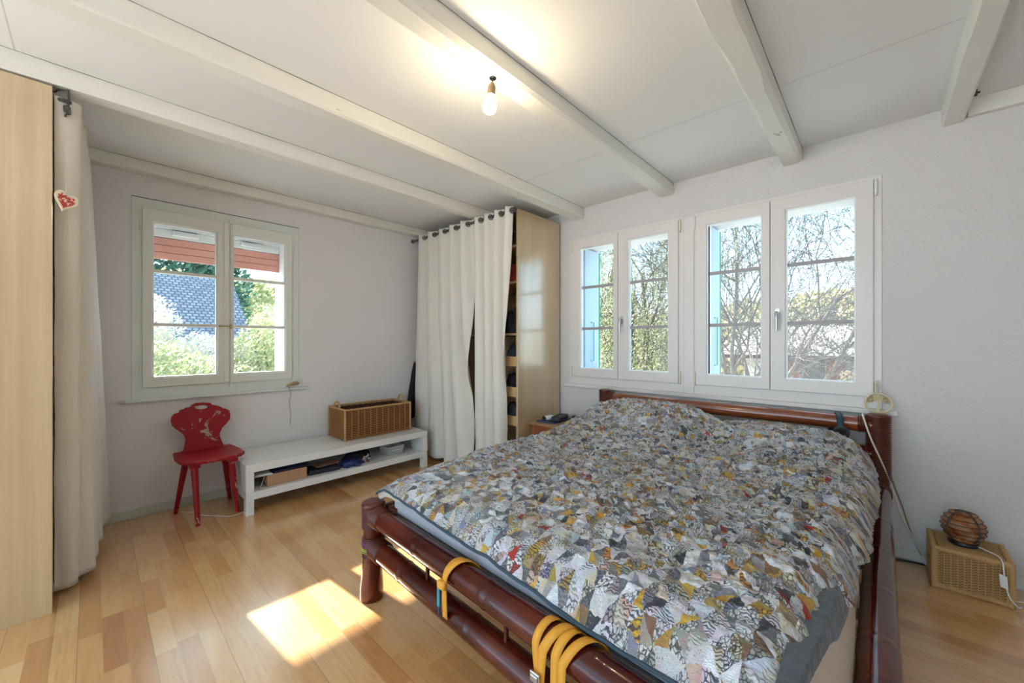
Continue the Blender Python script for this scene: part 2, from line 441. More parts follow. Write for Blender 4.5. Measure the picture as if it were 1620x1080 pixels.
def pvc_window(name, T, A0, A1, s1, s2, handle_a, label):
    win = thing(name, T((A0+A1)/2, 0, 0.82), label, kind='structure')
    mb = MB(); ring(mb, T, A0, A1, 0.822, 2.175, (0.10,)*2+(0.06, 0.12), -0.006, 0.07)
    mb.build('window_frame', M['white_pvc'], win, bevel=0.003)
    mb = MB(); tbox(mb, T, s1[1]-0.03, s2[0]+0.03, 0.0, 0.05, 0.93, 2.11); mb.build('meeting_stile', M['white_pvc'], win)
    for k, (a0, a1, g0, g1) in enumerate((s1, s2)):
        s = sash(win, T, a0, a1, 0.892, 2.150, (g0, g1, 0.968, 2.075), M['white_pvc'], -0.022, k, (1.715, 1.334))
        ha = a0-0.009 if k == 0 else a1+0.010
        for z0 in (0.885, 2.055): hinge(win, T, ha, z0, z0+0.10, -0.016, M['hinge_cream'] if (z0 < 1 or name == 'window_2') else M['white_plastic'])
        if k == 1:
            h = thing('window_handle', T(handle_a, -0.022, 1.37)); h.parent = s; h.location = Vector(T(handle_a, -0.022, 1.37)) - wloc(s)
            mb = MB(); c = T(handle_a, -0.022, 1.40)
            mb.prism([(0.014*cos(2*pi*i/16), 0.034*max(-1, min(1, 1.25*sin(2*pi*i/16)))) for i in range(16)], lambda a, b, d: T(handle_a+a, -0.022-d, 1.395+b), 0, 0.009)
            mb.tube([T(handle_a, -0.026, 1.405), T(handle_a, -0.062, 1.405)], 0.0075, 12)
            mb.tube([T(handle_a, -0.060, 1.408), T(handle_a, -0.066, 1.395), T(handle_a, -0.066, 1.36), T(handle_a, -0.066, 1.285)], [0.009, 0.0105, 0.0095, 0.0075], 12)
            o = mb.build('window_handle', M['steel'], s, smooth=True, angle=50); bpy.data.objects.remove(h)
    return win
pvc_window('window_2', TB, -2.135, -1.085, (-2.097, -1.631, -2.016, -1.670), (-1.628, -1.122, -1.539, -1.198), -1.592, 'white double casement window nearer the wardrobe')
pvc_window('window_3', TB, -1.010, 0.020, (-0.995, -0.5245, -0.918, -0.570), (-0.5215, -0.016, -0.438, -0.093), -0.480, 'white double casement window on the right above the headboard')
# casing strip and sills under the pair
mb = MB(); mb.box(-1.085, -1.012, YB-0.006, YB+0.01, 0.822, 2.16); tag(mb.build('trim_2', M['white_pvc'], bevel=0.002), kind='structure')
mb = MB(); mb.box(-2.195, 0.085, YB-0.022, YB+0.03, 0.792, 0.822)
tag(mb.build('window_sill', M['white_pvc'], bevel=0.004), 'long white sill under the two big windows', kind='structure')

# old wooden window in the left wall
win = thing('window_1', TL(0.715, 0, 0.80), 'old pale green wooden casement window above the red chair', kind='structure')
mb = MB(); ring(mb, TL, 0.182, 1.246, 0.812, 2.216, (0.10, 0.09, 0.10, 0.115), -0.008, 0.05)
mb.build('window_frame', M['casing'], win, bevel=0.004)
mb = MB(); tbox(mb, TL, 0.182, 1.246, -0.009, -0.0085+0.002, 2.216, 2.219); mb.build('gap_line', M['gap'], win)
for k, (a0, a1, g0, g1) in enumerate(((0.237, 0.735, 0.289, 0.661), (0.737, 1.188, 0.760, 1.137))):
    sash(win, TL, a0, a1, 0.892, 2.150, (g0, g1, 0.957, 2.062), M['old_paint'], -0.022, k, (1.715, 1.335), wood=True)
mb = MB(); tbox(mb, TL, 0.700, 0.736, -0.034, -0.020, 0.90, 2.145); mb.build('cover_strip', M['old_paint'], win, bevel=0.004)
mb = MB(); mb.tube([TL(0.7445, -0.030, 0.865), TL(0.7445, -0.030, 2.165)], 0.0045, 8)
for z in (0.872, 2.15): tbox(mb, TL, 0.735, 0.754, -0.038, -0.02, z-0.012, z+0.012)
mb.build('espagnolette_rod', M['old_paint'], win, smooth=True)
mb = MB(); tbox(mb, TL, 0.738, 0.752, -0.040, -0.022, 1.315, 1.35)
mb.tube([TL(0.745, -0.046, 1.333), TL(0.72, -0.055, 1.334), TL(0.68, -0.058, 1.334), TL(0.66, -0.058, 1.333)], [0.007, 0.005, 0.0055, 0.009], 10)
mb.build('latch_handle', M['brass'], win, smooth=True)
for a, sgn in ((0.229, -1), (1.196, 1)):
    for z in (0.99, 1.995):
        mb = MB(); mb.lathe([(0.007, 0), (0.007, 0.046)], TL(a, -0.014, z), 10); mb.build('hinge', M['old_paint'], win, smooth=True)
mb = MB(); tbox(mb, TL, 0.150, 1.318, -0.030, 0.01, 0.795, 0.815); 
tag(mb.build('window_sill', M['casing'], bevel=0.003), 'pale green sill under the old window', kind='structure')
mb = MB(); tbox(mb, TL, 0.122, 0.149, -0.028, 0.0, 0.795, 0.813); tag(mb.build('trim_4', plain('bare_putty', (0.62, 0.55, 0.48), 0.8), bevel=0.003), kind='structure')

# ------------------------------------------------------------------ red slatted blind outside the old window
M['red_slat'] = plain('faded_red_painted_wood', (0.72, 0.34, 0.27), 0.6, namp=0.10, nscale=3)
bl = thing('slatted_blind', TL(0.70, 0.26, 1.86), 'faded red wooden slats of the raised blind outside the small window', 'blind')
for i in range(3):
    mb = MB(); z = 1.843 + i*0.0555
    tbox(mb, TL, 0.265, 1.16, 0.235, 0.250, z, z+0.0520); mb.build('slat', M['red_slat'], bl, bevel=0.003)
mb = MB(); tbox(mb, TL, 0.265, 1.16, 0.252, 0.256, 1.845, 2.012); mb.build('slat_gap_dark', M['gap'], bl)  # added dark sheet, so the gaps between the slats look dark
mb = MB(); tbox(mb, TL, 0.265, 1.16, 0.200, 0.26, 2.075, 2.114); tbox(mb, TL, 0.265, 1.16, 0.225, 0.25, 2.012, 2.072)
mb.build('head_rail', M['old_paint'], bl, bevel=0.002)
for a in (0.42, 0.86):
    mb = MB(); tbox(mb, TL, a, a+0.16, 0.19, 0.225, 2.030, 2.062); mb.build('bracket', M['white_plastic'], bl, bevel=0.003)

# ------------------------------------------------------------------ wardrobes
def wardrobe(label, x0, x1, yf, yb, face):
    """face: +1 opening towards +y, -1 towards -y; yf = front, yb = back"""
    w = thing('wardrobe', ((x0+x1)/2, (yf+yb)/2, 0), label, 'wardrobe')
    H = 2.352; t = 0.019; yl, yh = min(yf, yb), max(yf, yb)
    for a, b in ((x0, x0+t), (x1-t, x1)):
        MB().box(a, b, yl, yh, 0, H).build('side_panel', M['veneer'], w, bevel=0.0015)
    MB().box(x0+t, x1-t, yl, yh, H-t, H).build('top_panel', M['veneer'], w)
    MB().box(x0+t, x1-t, yl, yh, 0.06, 0.06+t).build('bottom_panel', M['veneer'], w)
    MB().box(x0+t, x1-t, yl+0.04, yh-0.04, 0.0, 0.06).build('plinth', M['veneer'], w)
    if yb > yf: MB().box(x0+t, x1-t, yb-0.006, yb-0.001, 0.079, H-t).build('back_panel', M['veneer'], w)
    else: MB().box(x0+t, x1-t, yb+0.001, yb+0.006, 0.079, H-t).build('back_panel', M['veneer'], w)
    return w, t
R_SH = (2.035, 1.722, 1.268)
wr, t = wardrobe('birch wardrobe in the corner beside the big windows', -3.70, -2.242, 2.475, 3.075, -1)
for z in R_SH: MB().box(-3.68, -2.262, 2.50, 3.068, z, z+0.02).build('shelf', M['veneer_edge'], wr)
for z in (1.00, 0.735, 0.485):
    d = MB().box(-2.80, -2.266, 2.485, 2.50, z, z+0.085).box(-2.80, -2.266, 2.50, 3.0, z, z+0.012).build('drawer', M['veneer_edge'], wr, bevel=0.003)
mb = MB(); mb.tube([(-3.745, 2.405, 2.315), (-2.20, 2.405, 2.315)], 0.0125, 14)
for x in (-3.735, -2.212): mb.lathe([(0.018, -0.008), (0.021, -0.006), (0.021, 0.006), (0.018, 0.008)], (x, 2.405, 2.315), 16, 'x')
rod_r = mb.build('curtain_rod', M['dark_metal'], smooth=True, loc=(-2.95, 2.405, 2.315))
tag(rod_r, 'dark metal rod across the front of the corner wardrobe', 'curtain rod')
wl_, t = wardrobe('birch wardrobe with its end panel at the left edge of the view', -3.70, -2.690, -0.121, -0.721, 1)
for z in (1.62, 1.06, 0.62, 0.34): MB().box(-3.68, -2.71, -0.715, -0.145, z, z+0.02).build('shelf', plain('dark_shelf_metal', (0.09, 0.09, 0.10), 0.4) if z > 1 else M['white_lacquer'], wl_)
mb = MB(); mb.tube([(-3.70, -0.078, 2.262), (-2.66, -0.078, 2.262)], 0.0125, 14)
mb.tube([(-2.75, -0.119, 2.352), (-2.715, -0.105, 2.354), (-2.69, -0.075, 2.354), (-2.69, -0.072, 2.31), (-2.69, -0.076, 2.275)], 0.0045, 8)
mb.lathe([(0.0, -0.003), (0.022, -0.002), (0.022, 0.004), (0.0, 0.005)], (-2.69, -0.085, 2.300), 18)
rod_l = mb.build('curtain_rod', M['dark_metal'], smooth=True, loc=(-3.2, -0.078, 2.262))
tag(rod_l, 'dark bent metal rod and bracket on the left-hand wardrobe', 'curtain rod')

# ------------------------------------------------------------------ curtains
def curtain(label, xt0, xt1, xb0, xb1, yc, ztop, hem, nf, at, ab, seed, mat, yb_off=0.0, rod=None, group=None, phase=0.0, bulge=None):
    c = thing('curtain', ((xt0+xt1)/2, yc, ztop), label, 'curtain', group)
    rnd = random.Random(seed)
    ph = [rnd.uniform(-0.5, 0.5) for _ in range(12)]
    def fn(u, v):     # v 0 top .. 1 hem
        wob = 0.5*noise.noise(Vector((u*2.6, v*0.7, seed)))
        k = min(1, v*1.4)
        uu = u + 0.035*k*noise.noise(Vector((u*4.0, v*0.9, seed+9.1)))
        fr = nf*(1-0.28*k*v)
        a = 2*pi*fr*uu + phase + wob*2.2*k
        s1 = sin(a); amp = at + (ab-at)*v**0.8
        x = (xt0 + (xt1-xt0)*u)*(1-v) + (xb0 + (xb1-xb0)*u)*v
        prof = s1*(1.15-0.15*s1*s1)
        x += 0.012*cos(a)*k + 0.35*amp*cos(a*1.0)*0.4
        y = yc + yb_off*v + amp*prof*(0.75+0.5*noise.noise(Vector((u*3, v*0.4, seed+3))))
        if bulge: y += bulge(u, v)
        cr_ = 0.0035*noise.noise(Vector((x*26, v*9, seed))) + 0.002*noise.noise(Vector((x*60, v*40, seed)))
        y += cr_*(0.3+v)
        hz = hem(u) if callable(hem) else hem
        hz += 0.012*s1
        z = ztop - (ztop-hz)*v + 0.004*sin(a*2)*(1-v)
        return (x, y, z)
    nu = int(nf*22)
    mb = MB(); mb.grid(nu, 70, fn); mb.build('cloth', mat, c, smooth=True, solid=0.0025, angle=180)
    # hem seam and eyelets
    mb = MB()
    def hm(u, v):
        p = Vector(fn(u, 0.955)); q = Vector(fn(u, 0.9585)); r = p.lerp(q, v); r.y += -0.0022 if yc > 1 else 0.0022; return r
    mb.grid(nu, 1, hm); mb.build('hem_seam', mat, c, smooth=True, angle=180)
    if rod:
        ry, rz = rod; last = None; cnt = 0
        for i in range(nu*3+1):
            u = i/(nu*3); v = (ztop-rz)/(ztop-(hem(0) if callable(hem) else hem))
            p = fn(u, v); sg = p[1] > ry
            if last is not None and sg != last[0]:
                q = last[1]; tdir = Vector((p[0]-q[0], p[1]-q[1], 0)).normalized()
                ctr = Vector((p[0], ry, rz)); up = Vector((0, 0, 1)); nn = tdir.cross(up)
                g = MB(); g.tube([ctr + (tdir*cos(2*pi*k/20) + up*sin(2*pi*k/20))*0.021 for k in range(20)], 0.0048, 8, closed=True)
                g.build('eyelet', M['dark_metal'], c, smooth=True); cnt += 1
            last = (sg, p)
    return c
def hem1(u): return 0.10 - 0.07*min(1, u*1.4) + 0.05*max(0, u-0.75)/0.25
curtain('wide white curtain on the left half of the corner wardrobe', -3.63, -2.75, -3.60, -2.715, 2.405, 2.352, hem1, 5.0, 0.036, 0.052, 3, M['curtain'], yb_off=-0.05, rod=(2.405, 2.315), phase=2.4)
curtain('narrower white curtain beside the birch end panel', -2.765, -2.242, -2.665, -2.315, 2.405, 2.352, 0.08, 4.0, 0.038, 0.050, 11, M['curtain'], yb_off=-0.045, rod=(2.405, 2.315), phase=0.3)
def spline2(P, n=14):
    out = []
    for i in range(len(P)-1):
        p0, p1, p2, p3 = [Vector((*P[max(0, min(len(P)-1, k))], 0)) for k in (i-1, i, i+1, i+2)]
        for k in range(n):
            q = k/n; out.append(0.5*((2*p1)+(p2-p0)*q+(2*p0-5*p1+4*p2-p3)*q*q+(3*p1-p0-3*p2+p3)*q**3))
    out.append(Vector((*P[-1], 0))); return out
def plan_curtain(label, top, bot, ztop, hem, mat, seed, power=0.9):
    A, B = spline2(top), spline2(bot); n = len(A)-1
    c = thing('curtain', (top[0][0], top[0][1], ztop), label, 'curtain')
    def fn(u, v):
        i = min(n, int(round(u*n))); p = A[i].lerp(B[i], v**power); hz = hem(u) if callable(hem) else hem
        k = 0.25+v
        dx = 0.004*noise.noise(Vector((u*9, v*5, seed)))*k; dy = 0.005*noise.noise(Vector((u*11, v*7, seed+5)))*k + 0.0018*noise.noise(Vector((u*40, v*45, seed)))*k
        return (p.x+dx, p.y+dy, ztop-(ztop-hz)*v)
    mb = MB(); mb.grid(n, 80, fn); mb.build('cloth', mat, c, smooth=True, solid=0.0025, angle=180)
    mb = MB(); mb.grid(n, 1, lambda u, v: tuple(Vector(fn(u, 0.952+0.003*v))+Vector((0.002, 0.0025, 0)))); mb.build('hem_seam', mat, c, smooth=True, angle=180)
    for f in (0.12, 0.45, 0.8):
        p = Vector(fn(f, 0.022)); g = MB(); g.tube([Vector((p.x+0.021*cos(2*pi*k/20), -0.078+0.006*sin(2*pi*k/20), 2.262+0.021*sin(2*pi*k/20))) for k in range(20)], 0.0045, 8, closed=True); g.build('eyelet', M['dark_metal'], c, smooth=True)
    return c
plan_curtain('cream curtain bunched at the left-hand wardrobe end panel',
    [(-2.700, -0.116), (-2.704, -0.090), (-2.712, -0.060), (-2.730, -0.036), (-2.765, -0.040), (-2.785, -0.075), (-2.815, -0.085), (-2.840, -0.050), (-2.870, -0.032), (-2.91, -0.07), (-2.95, -0.09)],
    [(-2.850, -0.122), (-2.850, -0.092), (-2.856, -0.066), (-2.880, -0.050), (-2.915, -0.056), (-2.935, -0.050), (-2.945, -0.020), (-2.965, 0.010), (-3.00, 0.008), (-3.03, -0.03), (-3.06, -0.06)],
    2.318, lambda u: 0.028+0.02*max(0, u-0.3), M['curtain_cream'], 21)
plan_curtain('white curtain hanging towards the window wall',
    [(-2.97, -0.060), (-3.01, -0.026), (-3.07, -0.030), (-3.11, -0.085), (-3.17, -0.095), (-3.22, -0.035), (-3.28, -0.022), (-3.33, -0.08), (-3.39, -0.09), (-3.44, -0.03), (-3.50, -0.014), (-3.56, -0.07), (-3.62, -0.08)],
    [(-3.04, -0.020), (-3.075, 0.014), (-3.12, 0.022), (-3.16, -0.02), (-3.21, -0.01), (-3.25, 0.034), (-3.30, 0.040), (-3.35, 0.0), (-3.40, 0.01), (-3.46, 0.060), (-3.55, 0.078), (-3.62, 0.05), (-3.66, 0.02)],
    2.330, lambda u: 0.05+0.06*u, M['curtain'], 31)

# little heart ornament pinned to the cream curtain
def heart_pts(s, n=40):
    return [(s*16*sin(2*pi*i/n)**3/17, s*(13*cos(2*pi*i/n)-5*cos(4*pi*i/n)-2*cos(6*pi*i/n)-cos(8*pi*i/n))/17) for i in range(n)]
ht = thing('heart_ornament', (-2.695, -0.055, 1.846), 'small red and cream heart hanging on the cream curtain', 'ornament')
hr = Matrix.Rotation(radians(12), 3, 'Z')
def hfn(off):
    def f(a, b, d):
        p = hr @ Vector((d, a, 0)); ca, sa = cos(radians(-18)), sin(radians(-18))
        a2, b2 = (a*ca-b*sa)*0.74, a*sa+b*ca; p = hr @ Vector((d+off, a2, 0))
        return (-2.676+p.x, -0.082+p.y, 1.846+b2)
    return f
MB().prism(heart_pts(0.054), hfn(0), -0.004, 0.004).build('cream_border', plain('cream_felt', (0.75, 0.68, 0.52), 0.9, bumps=0.3), ht, bevel=0.002)
t_ = NT('red_print'); vv = t_.coord(); t_.bs(col=t_.ramp(t_.noise(vv, 90, 3), [(0.45, (0.45, 0.05, 0.04)), (0.55, (0.75, 0.55, 0.45))], 'CONSTANT'), rough=0.8)
MB().prism(heart_pts(0.040), hfn(0), -0.006, 0.006).build('red_centre', t_.m, ht, bevel=0.001)
MB().tube([hfn(0)(0.0, 0.02, 0), (-2.684, -0.080, 1.89), (-2.69, -0.080, 1.92)], 0.0012, 6).build('hanging_thread', M['hinge_cream'], ht)

# ------------------------------------------------------------------ white bench
wb = thing('low_bench', (-3.465, 1.473, 0), 'long low white bench with an open shelf under the window wall', 'bench')
X0, X1, Y0, Y1 = -3.732, -3.198, 0.725, 2.221
MB().box(X0, X1, Y0, Y1, 0.296, 0.350).build('bench_top', M['white_lacquer'], wb, bevel=0.002)
MB().box(X0, X1, Y0+0.002, Y1-0.002, 0.105, 0.157).build('shelf', M['white_lacquer'], wb, bevel=0.002)
for y0, y1 in ((Y0, Y0+0.05), (Y1-0.05, Y1)):
    MB().box(X0+0.055, X1-0.055, y0+0.006, y1-0.006, 0.157, 0.296).build('side_panel', M['white_lacquer'], wb)
    for x0, x1 in ((X0, X0+0.055), (X1-0.055, X1)):
        MB().box(x0, x1, y0, y1, 0.0, 0.105).box(x0, x1, y0, y1, 0.157, 0.296).build('leg', M['white_lacquer'], wb, bevel=0.0015)
MB().lathe([(0.006, 0), (0.006, 0.001)], (X1-0.09, Y1-0.0455, 0.27), 12, 'y').build('screw_hole', M['gap'], wb)

# ------------------------------------------------------------------ red chair
t = NT('chipped_red_paint'); v = t.coord()
n = t.noise(v, 17, 6, 0.7, 0.6); m_ = t.noise(v, 3.5, 2)
chip = t.ramp(t.math('ADD', t.math('MULTIPLY', n, 0.9), t.math('MULTIPLY', m_, 0.20)), [(0.0, (0, 0, 0)), (0.652, (0, 0, 0)), (0.664, (1, 1, 1))])
redc = t.mix((0.34, 0.003, 0.012), (0.27, 0.002, 0.009), t.noise(v, 4, 3))
t.bs(col=t.mix(redc, t.mix((0.50, 0.36, 0.22), (0.40, 0.38, 0.34), t.noise(v, 40, 2)), chip), rough=0.42, spec=0.4, normal=t.bump(t.math('SUBTRACT', 1.0, chip), 0.4, 0.001))
M['red_chip'] = t.m
ch = thing('wooden_chair', (-3.44, 0.56, 0), 'small chipped red wooden chair with a carved back below the old window', 'chair')
CRH, SRH = cos(YAW), sin(YAW)
FV = Vector((-sin(YAW), cos(YAW), 0)); RV = Vector((cos(YAW), sin(YAW), 0))
def ray_x(u, v, x):
    D = FV + RV*((u-810)/FPX) + Vector((0, 0, (541-v)/FPX)); k = x/D.x
    return (D.y*k, 1.21 + D.z*k)
outl = [(130,470),(150,420),(165,370),(172,330),(160,300),(130,275),(95,250),(65,225),(53,190),(60,155),(80,130),(122,117),(126,100),(160,90),(176,79),(215,73),(222,58),(262,40),(320,35),(385,40),(388,53),(440,62),(476,77),(484,84),(500,84),(530,100),(540,130),(535,170),(510,200),(470,240),(448,285),(450,310),(475,370),(494,408)]
outl = [(ray_x(260+a/5.143, 630+b/5.143, -3.60)) for a, b in outl]
outl[0] = (0.395, 0.415); outl[-1] = (0.695, 0.415)
yc_, zc_ = ray_x(260+307/5.143, 630+75/5.143, -3.60)
hole = [(yc_+0.037*cos(2*pi*i/16), zc_+0.014*sin(2*pi*i/16)) for i in range(16)]
def back_fn(a, b, d):   # tilt backwards with height
    return (-3.585 + d - (b-0.42)*0.13, a, b)
bm = bmesh.new(); vsO = [bm.verts.new(back_fn(a, b, 0)) for a, b in outl]; vsH = [bm.verts.new(back_fn(a, b, 0)) for a, b in hole]
eds = [bm.edges.new((vsO[i], vsO[(i+1) % len(vsO)])) for i in range(len(vsO))] + [bm.edges.new((vsH[i], vsH[(i+1) % 16])) for i in range(16)]
bmesh.ops.triangle_fill(bm, use_beauty=True, use_dissolve=False, edges=eds)
bm.verts.ensure_lookup_table()
mb = MB(); mb.add([v_.co[:] for v_ in bm.verts], [[v_.index for v_ in f.verts] for f in bm.faces]); bm.free()
o = mb.build('backrest', M['red_chip'], ch); md = o.modifiers.new('thickness', 'SOLIDIFY'); md.thickness = 0.022; md.offset = 0
md = o.modifiers.new('bevel', 'BEVEL'); md.width = 0.003; md.limit_method = 'ANGLE'; md.angle_limit = radians(60); md.segments = 2
seat = [(-3.615, 0.385), (-3.45, 0.375), (-3.32, 0.385), (-3.262, 0.42), (-3.236, 0.46), (-3.228, 0.55), (-3.236, 0.66), (-3.262, 0.715), (-3.31, 0.745), (-3.45, 0.742), (-3.615, 0.722)]
MB().prism(seat, lambda a, b, d: (a, b, d), 0.408, 0.434).build('seat', M['red_chip'], ch, bevel=0.008)
legs = {'fl': ((-3.315, 0.462), (-3.272, 0.475)), 'fr': ((-3.33, 0.668), (-3.338, 0.708)), 'bl': ((-3.555, 0.452), (-3.618, 0.400)), 'br': ((-3.555, 0.668), (-3.660, 0.725))}
for (a, b) in legs.values():
    MB().tube([(b[0], b[1], 0.0), (b[0]*.55+a[0]*.45, b[1]*.55+a[1]*.45, 0.18), (a[0], a[1], 0.39)], [0.013, 0.0165, 0.021], 8).build('leg', M['red_chip'], ch)
for y in (0.46, 0.668): MB().box(-3.585, -3.262, y-0.028, y+0.028, 0.380, 0.409).build('seat_batten', M['red_chip'], ch, bevel=0.003)

# ------------------------------------------------------------------ wicker
def m_wicker(name, c1, c2, dark, s=1.0):
    t = NT(name); v = t.coord()
    n = t.noise(v, 60*s, 3); n2 = t.noise(v, 7, 3)
    c = t.mix(c1, c2, n); c = t.mix(c, dark, t.math('MULTIPLY', n2, 0.5))
    t.bs(col=c, rough=0.5, spec=0.35, normal=t.bump(t.noise(v, 300, 2), 0.2, 0.001)); return t.m
M['wicker'] = m_wicker('brown_willow', (0.34, 0.135, 0.04), (0.46, 0.22, 0.08), (0.15, 0.045, 0.012))
M['wicker_stake'] = m_wicker('willow_stakes', (0.42, 0.20, 0.07), (0.54, 0.29, 0.115), (0.22, 0.085, 0.025))
M['wicker_pale'] = m_wicker('honey_rattan', (0.56, 0.34, 0.14), (0.66, 0.42, 0.19), (0.36, 0.18, 0.06))
M['wicker_dark'] = plain('dark_wicker_gap', (0.06, 0.025, 0.01), 0.8)
def weave(mb, o, ud, vd, nd, w, h, nstake, nrow, amp=0.003):
    """strands going round stakes; o corner, ud/vd unit dirs, nd outward normal"""
    o, ud, vd, nd = map(Vector, (o, ud, vd, nd))
    rh = h/nrow
    nu = nstake*5
    for j in range(nrow):
        b = len(mb.v)
        for i in range(nu+1):
            u = i/nu; d = amp*cos(pi*nstake*u + pi*(j % 2))
            for k in range(4):
                a = 2*pi*k/4 + pi/4
                mb.v.append(tuple(o + ud*(u*w) + vd*((j+0.5)*rh + rh*0.39*sin(a)) + nd*(d + rh*0.34*cos(a))))
        for i in range(nu):
            for k in range(4):
                mb.f.append([b+i*4+k, b+i*4+(k+1) % 4, b+(i+1)*4+(k+1) % 4, b+(i+1)*4+k]); mb.m.append(0)
    return mb
def stakes(mb, o, ud, vd, nd, w, h, nstake, r=0.0035):
    o, ud, vd = map(Vector, (o, ud, vd))
    for i in range(nstake+1):
        p = o + ud*(w*i/nstake); mb.tube([p, p+vd*h], r, 6)
    return mb
bk = thing('wicker_basket', (-3.533, 1.815, 0.35), 'rectangular brown wicker basket with two loop handles on the white bench', 'basket')
bx0, bx1, by0, by1, bz0, bz1 = -3.700, -3.368, 1.492, 2.138, 0.353, 0.622
FRAMES = [((bx1, by0, bz0), (0,1,0), (1,0,0), by1-by0, 22), ((bx0, by1, bz0), (0,-1,0), (-1,0,0), by1-by0, 22),
          ((bx0, by0, bz0), (1,0,0), (0,-1,0), bx1-bx0, 12), ((bx1, by1, bz0), (-1,0,0), (0,1,0), bx1-bx0, 12)]
for o_, u_, n_, w_, ns in FRAMES:
    mb = MB(); oo = Vector(o_)+Vector((0, 0, 0.012)); weave(mb, oo, u_, (0,0,1), n_, w_, bz1-bz0-0.02, ns, 24, 0.0055)
    ms = MB(); stakes(ms, oo+Vector(n_)*0.0035, u_, (0,0,1), n_, w_, bz1-bz0-0.02, ns//2 if ns > 12 else ns, 0.0042); ms.build('stake', M['wicker_stake'], bk, smooth=True)
    p = oo - Vector(n_)*0.0035; q = p + Vector(u_)*w_; e_ = Vector((0, 0, bz1-bz0-0.03))
    ln = MB(); c8 = [p-Vector(n_)*0.004, q-Vector(n_)*0.004, q-Vector(n_)*0.002, p-Vector(n_)*0.002]; ln.hexa([tuple(k) for k in c8]+[tuple(k+e_) for k in c8]); ln.build('weave_gap_dark', M['wicker_dark'], bk)  # added dark sheet inside that darkens the gaps in the weave
    mb.build('woven_side', M['wicker'], bk, smooth=True, angle=60)
for z, nm, r in ((bz0+0.008, 'base_rim', 0.010), (bz1-0.004, 'rim', 0.010)):
    mb = MB()
    cs = [(bx0, by0), (bx1, by0), (bx1, by1), (bx0, by1)]
    for i in range(4):
        a, b = Vector((*cs[i], z)), Vector((*cs[(i+1) % 4], z)); L = (b-a).length; n = int(L/0.006)
        for s_ in (0, pi):
            pts = [a.lerp(b, k/n) + Vector((0, 0, 1))*0.004*sin(k*0.9+s_) + (b-a).normalized().cross(Vector((0, 0, 1)))*0.004*cos(k*0.9+s_) for k in range(n+1)]
            mb.tube(pts, 0.0055, 6)
    mb.build(nm, M['wicker_pale'] if nm == 'rim' else M['wicker'], bk, smooth=True)
MB().box(bx0, bx1, by0, by1, bz0, bz0+0.008).build('woven_base', M['wicker'], bk)
for (x, y) in cs:
    pass
for x, y in ((bx0, by0), (bx1, by0), (bx1, by1), (bx0, by1)): MB().tube([(x, y, bz0), (x, y, bz1)], 0.009, 8).build('corner_post', M['wicker_pale'], bk, smooth=True)
for y in (by0, by1):
    mb = MB(); xc = (bx0+bx1)/2
    for s_ in (0, 2*pi/3, 4*pi/3):
        mb.tube([(xc+0.058*cos(pi*k/24)+0.004*cos(k*1.1+s_), y+0.004*sin(k*1.1+s_), bz1-0.01+0.066*sin(pi*k/24)) for k in range(25)], 0.0055, 7)
    mb.build('handle', M['wicker_pale'], bk, smooth=True)

# rattan box on the right
rb = thing('rattan_box', (0.325, 2.955, 0), 'small honey coloured rattan box on the floor against the wall', 'box')
qx0, qx1, qy0, qy1, qz = 0.200, 0.452, 2.846, 3.080, 0.205
for o_, u_, n_, w_ in (((qx0, qy0), (1,0,0), (0,-1,0), qx1-qx0), ((qx1, qy0), (0,1,0), (1,0,0), qy1-qy0), ((qx1, qy1), (-1,0,0), (0,1,0), qx1-qx0), ((qx0, qy1), (0,-1,0), (-1,0,0), qy1-qy0)):
    mb = MB(); oo = Vector((*o_, 0.018)); i_ = Vector(u_)*0.018
    weave(mb, oo+i_, u_, (0,0,1), n_, w_-0.036, qz-0.04, 10, 27, 0.0024); stakes(mb, oo+i_, u_, (0,0,1), n_, w_-0.036, qz-0.04, 10, 0.0022)
    mb.build('woven_side', M['wicker_pale'], rb, smooth=True, angle=60)
    p = oo - Vector(n_)*0.008; q = p + Vector(u_)*w_
MB().box(qx0+0.010, qx1-0.010, qy0+0.010, qy1-0.010, 0.004, qz-0.012).build('weave_gap_dark', M['wicker_dark'], rb)  # added dark core, shows through the strands as dark gaps
mb = MB(); weave(mb, Vector((qx0+0.02, qy0+0.02, qz-0.006)), (1,0,0), (0,1,0), (0,0,1), qx1-qx0-0.04, qy1-qy0-0.04, 10, 26, 0.002)
mb.build('woven_lid', M['wicker_pale'], rb, smooth=True, angle=60)
mb = MB()
def wrap(mb, a, b, r, pitch=0.0045):
    a, b = Vector(a), Vector(b); L = (b-a).length; n = max(2, int(L/(pitch/4)))
    mb.tube([a.lerp(b, k/n) for k in range(n+1)], lambda i: r*(1+0.07*cos(2*pi*i/4)), 12)
for z in (0.012, qz-0.012):
    c4 = [(qx0+0.006, qy0+0.006, z), (qx1-0.006, qy0+0.006, z), (qx1-0.006, qy1-0.006, z), (qx0+0.006, qy1-0.006, z)]
    for i in range(4): wrap(mb, c4[i], c4[(i+1) % 4], 0.0125)
for x, y in ((qx0, qy0), (qx1, qy0), (qx1, qy1), (qx0, qy1)):
    sx = 0.006 if x == qx0 else -0.006; sy = 0.006 if y == qy0 else -0.006
    wrap(mb, (x+sx, y+sy, 0.003), (x+sx, y+sy, qz-0.002), 0.0125)
mb.build('wrapped_frame', M['wicker_pale'], rb, smooth=True, angle=180)

